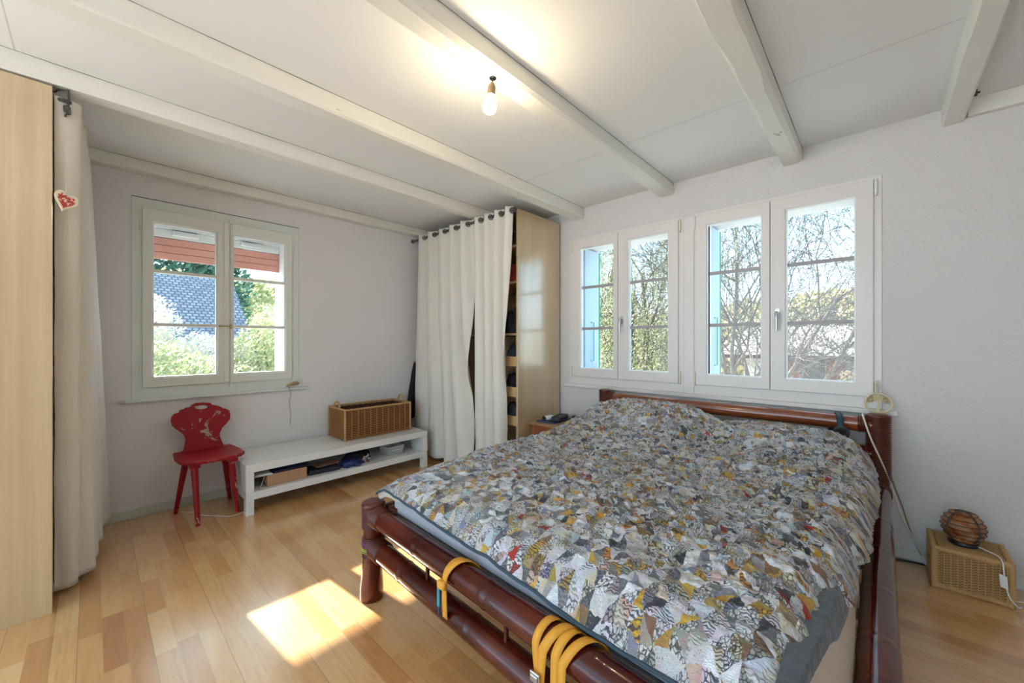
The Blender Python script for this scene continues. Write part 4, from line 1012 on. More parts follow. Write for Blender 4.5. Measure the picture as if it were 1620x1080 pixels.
# ------------------------------------------------------------------ table lamp on the rattan box
lp = thing('table_lamp', (0.312, 2.95, 0.208), 'small round lamp with a ribbed amber shade and black wire hoops on the rattan box', 'lamp')
LC = Vector((0.312, 2.955, 0.208))
t = NT('amber_translucent_shade'); v = t.coord()
c = t.ramp(t.noise(v, 18, 3, 0.5, 1.0), [(0.35, (0.36, 0.10, 0.03)), (0.5, (0.58, 0.26, 0.10)), (0.62, (0.62, 0.42, 0.27))])
t.bs(col=c, rough=0.35, spec=0.4)
tl = t.node('ShaderNodeBsdfTranslucent', {'Color': c}); mx = t.node('ShaderNodeMixShader', {0: 0.4, 1: t.b.outputs[0], 2: tl.outputs[0]}); t.l.new(mx.outputs[0], t.out.inputs[0])
prof = []; NR = 6; H0, H1 = 0.022, 0.150
for i in range(NR*6+1):
    u = i/(NR*6); env = 0.034+0.044*sin(pi*(0.10+0.82*u))**0.8; rip = abs(sin(pi*NR*u))
    prof.append((env-0.011*(rip**0.7), H0+(H1-H0)*u))
mb = MB(); mb.lathe(prof, LC, 40); mb.build('shade', t.m, lp, smooth=True)
mb = MB()
for i in range(NR+1):
    u = i/NR; env = 0.034+0.044*sin(pi*(0.10+0.82*u))**0.8 + 0.001
    mb.tube([LC+Vector((env*cos(2*pi*k/40), env*sin(2*pi*k/40), H0+(H1-H0)*u)) for k in range(40)], 0.0012, 6, closed=True)
mb.build('wire_rings', plain('rusty_wire', (0.05, 0.02, 0.012), 0.5, metal=0.5), lp, smooth=True)
for a in (radians(-60), radians(30)):
    mb = MB(); dx, dy = cos(a), sin(a)
    mb.tube([LC+Vector((dx*0.066*cos(2*pi*k/48)+dy*-0.0, dy*0.066*cos(2*pi*k/48), 0.086+0.079*sin(2*pi*k/48))) for k in range(48)], 0.0028, 8, closed=True) if False else None
hoop_n = (Vector((0, 0, 0))-Vector((LC.x, LC.y, 0))).normalized(); hs = Vector((-hoop_n.y, hoop_n.x, 0))
for off_ in (0.060, -0.060):
    mb = MB(); mb.tube([LC+hoop_n*(off_*(1-0.9*abs(sin(2*pi*k/48))**3)) + hs*(0.054*cos(2*pi*k/48)) + Vector((0, 0, 0.086+0.076*sin(2*pi*k/48))) for k in range(48)], 0.0034, 8, closed=True)
    mb.build('wire_hoop', M['dark_metal'], lp, smooth=True)
MB().lathe([(0.0, 0.0), (0.050, 0.0), (0.054, 0.006), (0.050, 0.018), (0.030, 0.022), (0.0, 0.022)], LC, 32).build('lamp_base', M['black'], lp, smooth=True)
cable('lamp_cord', 'white lamp cord with a rocker switch hanging over the rattan box corner', [(0.352, 2.935, 0.218), (0.385, 2.905, 0.216), (0.41, 2.87, 0.215), (0.418, 2.836, 0.205), (0.420, 2.822, 0.17), (0.424, 2.822, 0.12), (0.436, 2.822, 0.06), (0.462, 2.835, 0.02), (0.478, 2.875, 0.006)], 0.0028, M['white_plastic'], 'cord')
co = bpy.data.objects['lamp_cord']
mb = MB(); mb.hexa([(0.408, 2.812, 0.100), (0.432, 2.812, 0.094), (0.434, 2.826, 0.094), (0.410, 2.826, 0.100), (0.404, 2.812, 0.155), (0.428, 2.812, 0.150), (0.430, 2.826, 0.150), (0.406, 2.826, 0.155)])
mb.build('rocker_switch', M['white_plastic'], co, bevel=0.003)

# ------------------------------------------------------------------ bedside table and things on it
M['cherry'] = plain('reddish_cherry_wood', (0.30, 0.085, 0.028), 0.4, namp=0.2, nscale=6)
M['table_top'] = plain('worn_brown_table_top', (0.36, 0.20, 0.10), 0.45, namp=0.2, nscale=5)
nt_ = thing('bedside_table', (-2.02, 2.83, 0), 'small reddish wooden bedside table between wardrobe and bed', 'table')
TX0, TX1, TY0, TY1, TZ = -2.222, -1.82, 2.600, 3.075, 0.512
MB().box(TX0, TX1, TY0, TY1, TZ-0.016, TZ).build('table_top', M['table_top'], nt_, bevel=0.003)
MB().box(TX0+0.02, TX1-0.02, TY0+0.015, TY0+0.033, TZ-0.09, TZ-0.016).box(TX0+0.02, TX1-0.02, TY1-0.033, TY1-0.015, TZ-0.09, TZ-0.016).box(TX0+0.02, TX0+0.038, TY0+0.033, TY1-0.033, TZ-0.09, TZ-0.016).box(TX1-0.038, TX1-0.02, TY0+0.033, TY1-0.033, TZ-0.09, TZ-0.016).build('apron', M['cherry'], nt_, bevel=0.002)
for x in (TX0+0.018, TX1-0.052):
    for y in (TY0+0.012, TY1-0.046): MB().box(x, x+0.034, y, y+0.034, 0, TZ-0.016).build('leg', M['cherry'], nt_, bevel=0.002)
def rbox(name, label, cat, c, sx, sy, sz, rz, mat, bev=0.003):
    mb = MB(); ca, sa = cos(rz), sin(rz)
    P = [(-sx/2, -sy/2), (sx/2, -sy/2), (sx/2, sy/2), (-sx/2, sy/2)]
    P = [(c[0]+a*ca-b*sa, c[1]+a*sa+b*ca) for a, b in P]
    mb.hexa([(a, b, c[2]) for a, b in P]+[(a, b, c[2]+sz) for a, b in P])
    return tag(mb.build(name, mat, bevel=bev, loc=(c[0], c[1], c[2])), label, cat)
rbox('notebook', 'thin dark blue notebook lying on the bedside table', 'notebook', (-2.105, 2.80, TZ+0.001), 0.19, 0.27, 0.008, 0.10, plain('dark_blue_cover', (0.02, 0.045, 0.12), 0.5))
rbox('glasses_case', 'black box lying on the blue notebook', 'case', (-2.055, 2.825, TZ+0.010), 0.085, 0.20, 0.042, 0.25, plain('matte_black_case', (0.02, 0.018, 0.022), 0.5), 0.008)
ha = thing('earphone_case', (-2.16, 2.74, TZ+0.01), 'white rounded gadget beside the black box on the bedside table', 'gadget')
MB().box(-2.18, -2.115, 2.735, 2.85, TZ+0.010, TZ+0.040).build('body', M['white_plastic'], ha, bevel=0.012, smooth=True)
mb = MB(); mb.lathe([(0.0, -0.006), (0.014, -0.006), (0.018, 0), (0.014, 0.012), (0, 0.012)], (-2.155, 2.722, TZ+0.028), 16, 'y'); mb.build('round_cap', M['black'], ha, smooth=True)
sp = thing('webcam', (-1.935, 2.87, TZ), 'small black oval gadget standing at the back of the bedside table', 'gadget')
mb = MB(); mb.lathe([(0.0, 0.0), (0.021, 0.001), (0.024, 0.02), (0.022, 0.042), (0.012, 0.058), (0.0, 0.061)], (-1.935, 2.87, TZ), 20); mb.build('body', M['black'], sp, smooth=True)
cable('charging_cable', 'white charging cable curling on the bedside table', [(-1.930, 2.846, TZ+0.022), (-1.955, 2.81, TZ+0.012), (-1.95, 2.77, TZ+0.004), (-1.90, 2.745, TZ+0.004), (-1.85, 2.75, TZ+0.004)], 0.0022, M['white_plastic'])
cable('charging_cable', 'tangled black cable behind the black box on the bedside table', [(-2.02, 2.94, TZ+0.006), (-1.995, 2.965, TZ+0.006), (-1.985, 2.92, TZ+0.006), (-1.965, 2.95, TZ+0.006), (-1.98, 2.985, TZ+0.006), (-2.01, 2.97, TZ+0.014)], 0.004, M['black'])

# ------------------------------------------------------------------ things on the bench shelf
SZ = 0.158
M['card'] = plain('brown_cardboard', (0.48, 0.27, 0.15), 0.8, namp=0.06)
cb = thing('cardboard_box', (-3.33, 1.0, SZ), 'open brown cardboard box on the bench shelf', 'box')
mb = MB()
for x0, x1, y0, y1 in ((-3.245, -3.241, 0.868, 1.137), (-3.42, -3.416, 0.868, 1.137), (-3.416, -3.245, 0.868, 0.872), (-3.416, -3.245, 1.133, 1.137)): mb.box(x0, x1, y0, y1, SZ+0.001, SZ+0.086)
mb.box(-3.416, -3.245, 0.872, 1.133, SZ+0.001, SZ+0.005); mb.build('box_walls', M['card'], cb)
rbox('folder', 'dark navy folder lying across the cardboard box', 'folder', (-3.345, 1.035, SZ+0.088), 0.19, 0.25, 0.012, 0.05, plain('navy_folder', (0.012, 0.018, 0.07), 0.35))
rbox('folder', 'slim dark blue folder on top of the navy one in the bench', 'folder', (-3.36, 1.06, SZ+0.102), 0.15, 0.22, 0.007, -0.1, plain('blue_folder', (0.015, 0.03, 0.11), 0.35))
mb = MB()
for k in range(5): z = SZ+0.0875+k*0.0022; mb.box(-3.40+0.003*k, -3.232-0.002*k, 0.782+0.003*k, 0.905-0.003*k, z, z+0.0016)
tag(mb.build('paper_stack', plain('white_paper', (0.75, 0.78, 0.80), 0.8), loc=(-3.31, 0.85, SZ+0.087)), 'white papers jutting over the left end of the cardboard box', 'paper')
cable('string', 'pale string hanging from the papers to the bench shelf', [(-3.245, 0.852, SZ+0.086), (-3.238, 0.838, SZ+0.05), (-3.232, 0.822, SZ+0.003)], 0.0016, M['white_cable'], 'string')
rbox('laptop_sleeve', 'black padded case lying flat on the bench shelf', 'case', (-3.33, 1.285, SZ+0.001), 0.16, 0.245, 0.036, -0.08, plain('black_neoprene', (0.010, 0.012, 0.03), 0.7), 0.012)
rbox('document_tray', 'beige card lying on top of the black case in the bench', 'card', (-3.36, 1.33, SZ+0.038), 0.10, 0.20, 0.004, 0.1, M['card'])
def cloth_lump(name, label, c, sx, sy, sz, seed, mat):
    def fn(u, v):
        a = 2*pi*u; b = pi*v*0.5; r = cos(b)**0.6
        p = Vector((cos(a)*r, sin(a)*r, sin(b)))
        k = 1+0.28*noise.noise(p*2.2+Vector((seed, 0, 0)))+0.10*noise.noise(p*6+Vector((seed, 3, 0)))
        return (c[0]+p.x*sx*k, c[1]+p.y*sy*k, c[2]+max(0.0, p.z*sz*k))
    mb = MB(); mb.grid(40, 14, fn); return tag(mb.build(name, mat, smooth=True, angle=180, loc=c), label, 'clothing' if 'cloth' in name or 'garment' in name else 'pouch')
cloth_lump('crumpled_pouch', 'dark blue crumpled pouch in the middle of the bench shelf', (-3.31, 1.52, SZ+0.001), 0.085, 0.10, 0.045, 4, plain('dark_blue_nylon', (0.015, 0.03, 0.14), 0.5))
cloth_lump('crumpled_pouch', 'black crumpled pouch behind the blue one on the bench shelf', (-3.42, 1.62, SZ+0.001), 0.09, 0.12, 0.07, 9, plain('black_nylon', (0.015, 0.012, 0.02), 0.6))
mb = MB(); rr = random.Random(2)
for k in range(38):
    a = rr.uniform(0, 2*pi); l = rr.uniform(0.03, 0.075); b_ = rr.uniform(0.1, 1.1); o_ = Vector((-3.285+rr.uniform(-.02, .02), 1.625+rr.uniform(-.03, .03), SZ+0.012))
    d_ = Vector((cos(a)*cos(b_), sin(a)*cos(b_), sin(b_))); w_ = d_.orthogonal().normalized()*0.0035
    mb.ribbon([o_, o_+d_*l*0.6+Vector((0, 0, 0.006)), o_+d_*l], [w_]*3, rr.choice((0, 0, 1, 2)))
tag(mb.build('tassel_duster', [plain('white_fringe', (0.7, 0.7, 0.72), 0.7), plain('red_fringe', (0.3, 0.03, 0.05), 0.7), plain('black_fringe', (0.02, 0.02, 0.04), 0.7)], solid=0.001, loc=(-3.285, 1.625, SZ)), 'small bundle of white, red and black strips on the bench shelf', 'bundle')
t = NT('clear_plastic'); t.bs(col=(0.75, 0.76, 0.78), rough=0.12, alpha=0.42); M['clear'] = t.m
pb = thing('plastic_box', (-3.37, 1.93, SZ), 'clear open plastic box with a white label near the right end of the bench shelf', 'box')
mb = MB(); p0, p1 = [(-3.435, 1.865), (-3.305, 1.865), (-3.305, 2.010), (-3.435, 2.010)], [(-3.448, 1.850), (-3.292, 1.850), (-3.292, 2.025), (-3.448, 2.025)]
vs = [(a, b, SZ+0.002) for a, b in p0]+[(a, b, SZ+0.075) for a, b in p1]; mb.add(vs, [(0,3,2,1),(0,1,5,4),(1,2,6,5),(2,3,7,6),(3,0,4,7)]); mb.build('tub', M['clear'], pb, solid=0.002)
mb = MB(); r4 = [Vector((a, b, SZ+0.076)) for a, b in p1]; mb.tube(r4, 0.0035, 6, closed=True); mb.build('rim', plain('frosted_plastic', (0.55, 0.56, 0.58), 0.3), pb)
MB().box(-3.2975, -3.2965, 1.895, 1.99, SZ+0.042, SZ+0.064).build('label', M['white_plastic'], pb)
cloth_lump('crumpled_pouch', 'dark contents inside the clear plastic box', (-3.37, 1.94, SZ+0.006), 0.045, 0.055, 0.045, 14, plain('dark_maroon', (0.06, 0.02, 0.025), 0.6))
cable('string', 'thin white cord on the floor under the red chair', [(-3.62, 0.43, 0.003), (-3.588, 0.449, 0.003), (-3.53, 0.50, 0.003), (-3.448, 0.524, 0.003), (-3.36, 0.59, 0.003), (-3.29, 0.645, 0.003), (-3.285, 0.70, 0.003), (-3.31, 0.76, 0.003)], 0.0022, M['white_plastic'], 'cord')
# cord winder on the old sill
cw = thing('blind_cord', (-3.71, 1.205, 0.85), 'grey-green blind cord knot hanging off the right end of the old window sill', 'cord')
mb = MB(); mb.tube([(-3.716, 1.135, 0.832), (-3.712, 1.165, 0.842), (-3.708, 1.20, 0.852), (-3.708, 1.222, 0.854), (-3.712, 1.236, 0.846)], [0.004, 0.010, 0.015, 0.014, 0.005], 10); mb.build('cord_knot', M['brass'], cw, smooth=True)
mb = MB(); mb.tube([(-3.706, 1.150, 0.836), (-3.702, 1.160, 0.80), (-3.704, 1.172, 0.76), (-3.706, 1.158, 0.71), (-3.708, 1.162, 0.66), (-3.708, 1.170, 0.60), (-3.708, 1.166, 0.50)], 0.0022, 6); mb.build('cord_tail', plain('grey_string', (0.20, 0.17, 0.16), 0.8), cw, smooth=True)

# dark coat hanging beside the corner wardrobe
mb = MB()
def coat(u, v):
    w = 0.02+0.11*v**0.7*(1-0.25*max(0, v-0.8)/0.2); y = 2.425-0.10*v*0.55 + (u-0.5)*w; x = -3.722 + 0.025*sin(u*pi)*(0.4+0.6*v) + 0.004*noise.noise(Vector((u*6, v*8, 1)))
    return (x, y-0.008, 0.985-0.60*v)
mb.grid(16, 40, coat); o = mb.build('hanging_coat', plain('black_cloth', (0.012, 0.014, 0.022), 0.85), smooth=True, solid=0.01, angle=180, loc=(-3.722, 2.42, 0.98)); tag(o, 'dark folded coat hanging in the corner between bench and curtain', 'coat')
mb = MB(); mb.lathe([(0.0, 0), (0.010, 0.001), (0.012, 0.03), (0.0, 0.034)], (-3.75, 2.43, 0.995), 14, 'x'); tag(mb.build('coat_peg', M['veneer_edge'], smooth=True, loc=(-3.74, 2.43, 0.995)), 'small wooden peg above the dark coat', 'peg')

# ------------------------------------------------------------------ clothes seen in the wardrobe slits
def pile(label, x, y, z, sx, sy, sz, seed, col): cloth_lump('folded_garment', label, (x, y, z), sx, sy, sz, seed, plain('garment_%d' % seed, col, 0.85))
pile('dark red garment on the second shelf of the corner wardrobe', -2.38, 2.64, 1.743, 0.10, 0.13, 0.16, 31, (0.30, 0.02, 0.02))
pile('black garment on the third shelf of the corner wardrobe', -2.38, 2.64, 1.289, 0.10, 0.13, 0.22, 32, (0.02, 0.02, 0.03))
pile('dark brown garment on the top shelf of the corner wardrobe', -2.38, 2.64, 2.056, 0.10, 0.13, 0.14, 33, (0.05, 0.02, 0.02))
pile('navy garment in the upper drawer of the corner wardrobe', -2.38, 2.62, 1.013, 0.10, 0.11, 0.16, 34, (0.03, 0.05, 0.09))
pile('black garment in the middle drawer of the corner wardrobe', -2.38, 2.62, 0.748, 0.10, 0.11, 0.17, 35, (0.015, 0.02, 0.03))
pile('dark blue garment in the lowest drawer of the corner wardrobe', -2.38, 2.62, 0.498, 0.10, 0.11, 0.17, 36, (0.04, 0.06, 0.09))
pile('dark pink and maroon garment at the bottom of the corner wardrobe', -2.38, 2.64, 0.081, 0.10, 0.13, 0.26, 37, (0.22, 0.05, 0.08))
pile('black garment on the upper shelf of the left-hand wardrobe', -2.83, -0.27, 1.082, 0.10, 0.11, 0.34, 38, (0.015, 0.015, 0.02))
pile('dark garment on the middle shelf of the left-hand wardrobe', -2.83, -0.27, 0.642, 0.10, 0.11, 0.26, 39, (0.02, 0.015, 0.02))
pile('dark red-brown garment at the bottom of the left-hand wardrobe', -2.83, -0.27, 0.081, 0.10, 0.11, 0.22, 40, (0.06, 0.02, 0.015))
rbox('storage_box', 'light wooden box standing on a shelf of the left-hand wardrobe', 'box', (-2.77, -0.19, 1.082), 0.07, 0.11, 0.10, 0.0, M['veneer_edge'])

# ------------------------------------------------------------------ bare bulb
pl = thing('pendant_bulb', (-1.225, 1.192, 2.36), 'bare glowing light bulb in a brown socket under the third beam', 'lamp')
a0 = Vector((-1.224, 1.190, 2.357)); a1 = Vector((-1.232, 1.178, 2.235)); ax = (a1-a0).normalized()
MB().lathe([(0.0, -0.006), (0.012, -0.004), (0.016, 0.0), (0.016, 0.004)], a0+Vector((0, 0, 0.0)), 20).build('ceiling_rose', M['dark_metal'], pl, smooth=True)
MB().tube([a0, a0.lerp(a1, 0.18)], 0.003, 8).build('flex', M['dark_metal'], pl)
MB().tube([a0.lerp(a1, t_) for t_ in (0.15, 0.22, 0.34, 0.36, 0.62)], [0.006, 0.014, 0.0175, 0.0175, 0.0185], 24).build('bulb_socket', plain('bronze_bakelite', (0.18, 0.12, 0.055), 0.4), pl, smooth=True, angle=50)
t = NT('lit_bulb_glass'); t.bs(col=(1, 0.95, 0.85), emis=(1.0, 0.80, 0.52), emiss=115.0)
bp = [(0.60, 0.014), (0.70, 0.017), (0.80, 0.023), (0.92, 0.0285), (1.02, 0.030), (1.12, 0.0285), (1.20, 0.023), (1.25, 0.015), (1.275, 0.004)]
MB().tube([a0+ax*(q*0.122) for q, r in bp], [r for q, r in bp], 28).build('light_bulb', t.m, pl, smooth=True, angle=180)
hk = thing('ceiling_hook', (0.365, 2.96, 2.42), 'small rusty hook beside the rightmost beam', 'hook')
MB().tube([(0.352, 2.95, 2.45), (0.352, 2.95, 2.415)], 0.006, 10).tube([(0.340, 2.95, 2.428), (0.366, 2.95, 2.428)], 0.005, 8).build('iron_hook', plain('rusty_iron', (0.10, 0.05, 0.03), 0.7), hk)

# ------------------------------------------------------------------ outside
GZ = -2.7
t = NT('pale_bounce_ground'); t.bs(col=t.mix((0.50, 0.50, 0.45), (0.56, 0.56, 0.51), t.noise(t.coord(), 1.5, 4)), rough=1.0, spec=0.1)  # ground colour made pale to bounce light up through the windows
tag(MB().box(-60, 40, -30, 70, GZ-0.2, GZ).build('ground', t.m), 'pale ground outside below the windows, lightened to bounce light', kind='structure')
tag(MB().box(XL-TH, XR+0.2, YF-4.5, YF-0.002, -0.30, -0.06).build('floor', plain('bounce_slab_paint', (0.74, 0.76, 0.78), 0.8, namp=0.05)), 'pale slab added behind the room to bounce sunlight up', kind='structure')  # unseen slab, added to bounce sunlight onto the ceiling
# added unseen slab that keeps the sun off the old window's upper panes
mb = MB(); mb.hexa([(XL-TH-2.0, -0.35, 2.56), (XL-TH, -0.35, 3.10), (XL-TH, 1.6, 3.10), (XL-TH-2.0, 1.6, 2.56), (XL-TH-2.0, -0.35, 2.62), (XL-TH, -0.35, 3.16), (XL-TH, 1.6, 3.16), (XL-TH-2.0, 1.6, 2.62)])
tag(mb.build('roof', plain('sun_blocker_paint', (0.75, 0.74, 0.72), 0.7)), 'unseen added sun blocker outside above the old window', kind='structure')
# shutters standing in the reveals of the big windows
M['shutter'] = plain('pale_blue_shutter_paint', (0.42, 0.56, 0.70), 0.5, namp=0.05); M['green'] = plain('green_metal', (0.02, 0.33, 0.20), 0.4)
for a, lab in ((W2[0], 'pale blue shutter with a green edge at the left of the window nearer the wardrobe'), (W3[0], 'pale blue shutter with a green bar at the left of the right window')):
    s_ = thing('window_shutter', (a+0.02, YB+0.25, 0.93), lab, 'shutter')
    MB().box(a+0.003, a+0.026, YB+0.10, YB+0.355, 0.935, 2.10).build('shutter_panel', M['shutter'], s_, bevel=0.003)
    MB().box(a+0.003, a+0.030, YB+0.356, YB+0.368, 0.935, 2.10).build('green_edge', M['green'], s_)
    MB().tube([(a+0.030, YB+0.20, 1.40), (a+0.040, YB+0.235, 1.40), (a+0.040, YB+0.235, 1.03), (a+0.030, YB+0.20, 1.03)], 0.004, 8).build('latch_rod', M['green'], s_, smooth=True)

def m_leaf(name, c1, c2, c3, tr=0.35):
    t = NT(name); isl = t.node('ShaderNodeNewGeometry').outputs['Random Per Island']
    c = t.ramp(isl, [(0.0, c1), (0.5, c2), (1.0, c3)])
    t.bs(col=c, rough=0.6, spec=0.2); tl = t.node('ShaderNodeBsdfTranslucent', {'Color': c})
    mx = t.node('ShaderNodeMixShader', {0: tr, 1: t.b.outputs[0], 2: tl.outputs[0]}); t.l.new(mx.outputs[0], t.out.inputs[0]); return t.m
M['leaf_lime'] = m_leaf('yellow_green_leaves', (0.30, 0.36, 0.17), (0.50, 0.52, 0.28), (0.70, 0.68, 0.46), 0.45)
M['leaf_white'] = m_leaf('white_blossom', (0.82, 0.74, 0.72), (0.88, 0.84, 0.80), (0.62, 0.62, 0.42), 0.6)
M['leaf_dark'] = m_leaf('evergreen_leaves', (0.035, 0.10, 0.07), (0.06, 0.16, 0.11), (0.12, 0.24, 0.16), 0.15)
M['leaf_gold'] = m_leaf('golden_blossom', (0.80, 0.58, 0.10), (0.70, 0.62, 0.25), (0.45, 0.50, 0.15))
M['bark'] = plain('grey_brown_bark', (0.13, 0.11, 0.095), 0.95, namp=0.3, nscale=12, bumps=0.5, bscale=30)
def leaves(mb, c, r, n, size, rnd, shell=0.55, mi=0):
    for _ in range(n):
        d = Vector((rnd.gauss(0, 1), rnd.gauss(0, 1), rnd.gauss(0, 1))).normalized()
        k = shell + (1-shell)*rnd.random()**0.5
        k *= 1 + 0.22*noise.noise(d*2.4+Vector(c)*0.7)
        p = Vector((c[0]+d.x*r[0]*k, c[1]+d.y*r[1]*k, c[2]+d.z*r[2]*k))
        a = Vector((rnd.gauss(0, 1), rnd.gauss(0, 1), rnd.gauss(0, 1))).normalized(); b = a.orthogonal().normalized(); s_ = size*rnd.uniform(0.6, 1.3)
        q = a.cross(b)
        i = len(mb.v); mb.v += [tuple(p-b*s_), tuple(p+q*s_*0.5), tuple(p+b*s_), tuple(p-q*s_*0.5)]; mb.f.append([i, i+1, i+2, i+3]); mb.m.append(mi)
def bush(label, c, r, n, size, leaf, seed, name='garden_shrub', shell=0.45, stems=5, cat='shrub'):
    rnd = random.Random(seed); o = thing(name, (c[0], c[1], GZ), label, cat)
    mb = MB(); leaves(mb, c, r, n, size, rnd, shell); mb.build('leaves', leaf, o)
    mb = MB()
    for k in range(stems):
        a = 2*pi*k/stems+rnd.random(); mb.tube([(c[0]+0.1*cos(a), c[1]+0.1*sin(a), GZ), (c[0]+r[0]*.3*cos(a), c[1]+r[1]*.3*sin(a), (GZ+c[2])/2), (c[0]+r[0]*.6*cos(a), c[1]+r[1]*.6*sin(a), c[2]+r[2]*.4)], [0.06, 0.045, 0.015], 6)
    mb.build('stems', M['bark'], o, smooth=True); return o
bush('yellow-green shrub filling the lower panes of the old window', (-8.6, 0.1, -0.15), (1.5, 2.0, 1.6), 34000, 0.034, M['leaf_lime'], 1)
bush('tall yellow-green bush seen in the right half of the old window', (-9.6, 3.3, 0.35), (1.5, 1.6, 1.75), 34000, 0.036, M['leaf_lime'], 2)
bush('white blossoming shrub left of centre in the old window', (-10.6, -0.4, 1.35), (1.3, 1.7, 1.15), 24000, 0.038, M['leaf_white'], 3)
bush('white blossoming shrub lower behind the yellow-green one', (-10.2, 1.6, 0.35), (1.2, 1.2, 1.0), 15000, 0.038, M['leaf_white'], 4)
bush('golden flowering bush low at the foot of the old window view', (-7.3, 0.7, -0.75), (0.7, 0.7, 0.9), 4000, 0.045, M['leaf_gold'], 5)
bush('dark evergreen tree far behind the blossom', (-22.5, 0.6, 3.8), (2.4, 4.8, 4.8), 18000, 0.15, M['leaf_dark'], 6, name='evergreen_tree', cat='tree')
# neighbour house with blue-grey tiles beyond the old window
t = NT('blue_grey_roof_tiles'); v = t.coord()
br = t.node('ShaderNodeTexBrick', {'Vector': t.coord('UV'), 'Color1': (0.13, 0.16, 0.20, 1), 'Color2': (0.24, 0.27, 0.31, 1), 'Mortar': (0.05, 0.06, 0.08, 1), 'Scale': 1.0, 'Mortar Size': 0.02, 'Brick Width': 0.15, 'Row Height': 0.14})
t.bs(col=br.outputs['Color'], rough=0.7, normal=t.bump(br.outputs['Fac'], 0.6, 0.03)); M['tiles'] = t.m
M['render_white'] = plain('white_house_render', (0.78, 0.74, 0.68), 0.9, namp=0.04)
t = NT('brown_roof_tiles'); br = t.node('ShaderNodeTexBrick', {'Vector': t.coord('UV'), 'Color1': (0.40, 0.33, 0.27, 1), 'Color2': (0.50, 0.43, 0.36, 1), 'Mortar': (0.10, 0.06, 0.05, 1), 'Scale': 1.0, 'Mortar Size': 0.02, 'Brick Width': 0.26, 'Row Height': 0.33}); t.bs(col=br.outputs['Color'], rough=0.8); M['tiles_brown'] = t.m
def house(label, x0, x1, y0, y1, zw, zr, tiles, axis, wins):
    h = thing('neighbour_house', ((x0+x1)/2, (y0+y1)/2, GZ), label, 'house')
    MB().box(x0, x1, y0, y1, GZ, zw).build('house_walls', M['render_white'], h)
    e = 0.6; mb = MB(); xm, ym = (x0+x1)/2, (y0+y1)/2
    if axis == 'y':
        sl = sqrt((xm-x0+e)**2+(zr-zw+0.2)**2)
        for xa in (x0-e, x1+e): mb.grid(1, 1, lambda u, v: (xa+(xm-xa)*v, y0-e+(y1-y0+2*e)*u, zw-0.2+(zr-zw+0.2)*v), uvfn=lambda u, v: ((y1-y0+2*e)*u, sl*v))
        for ya in (y0, y1): mb.add([(x0, ya, zw), (x1, ya, zw), (xm, ya, zr-0.1)], [(0, 1, 2)])
    else:
        sl = sqrt((ym-y0+e)**2+(zr-zw+0.2)**2)
        for ya in (y0-e, y1+e): mb.grid(1, 1, lambda u, v: (x0-e+(x1-x0+2*e)*u, ya+(ym-ya)*v, zw-0.2+(zr-zw+0.2)*v), uvfn=lambda u, v: ((x1-x0+2*e)*u, sl*v))
        for xa in (x0, x1): mb.add([(xa, y0, zw), (xa, y1, zw), (xa, ym, zr-0.1)], [(0, 1, 2)])
    mb.build('house_roof', tiles, h, solid=0.12)
    for (ax, a, b, z0, z1) in wins:
        if ax == 'y': MB().box(a, b, y0-0.05, y0+0.02, z0, z1).build('house_window', M['dark_pane'], h); MB().box(a-0.45, a-0.04, y0-0.09, y0-0.03, z0, z1).box(b+0.04, b+0.45, y0-0.09, y0-0.03, z0, z1).build('house_shutter', M['red_shutter'], h)
        else: MB().box(x1-0.02, x1+0.05, a, b, z0, z1).build('house_window', M['dark_pane'], h)
    return h
M['dark_pane'] = plain('dark_window_pane', (0.10, 0.12, 0.14), 0.1); M['red_shutter'] = plain('brick_red_shutter', (0.34, 0.09, 0.06), 0.6)
house('neighbour house with a blue-grey tiled roof behind the blossom shrubs', -19.0, -13.8, -4.6, 2.7, 1.0, 3.3, M['tiles'], 'y', [('x', 0.5, 1.4, -0.8, 0.4), ('x', 2.4, 3.3, -0.8, 0.4)])
house('white neighbour house with red shutters seen through the right window', -3.3, 3.6, 15.0, 22.0, 0.95, 1.75, M['tiles_brown'], 'x', [('y', -1.72, -1.15, -0.25, 0.75), ('y', 0.9, 1.6, -0.25, 0.75)])
house('distant white house with a brown roof seen through the window by the wardrobe', -13.4, -7.6, 20.0, 26.0, 1.45, 2.5, M['tiles_brown'], 'x', [('y', -9.6, -8.9, 0.0, 1.0)])

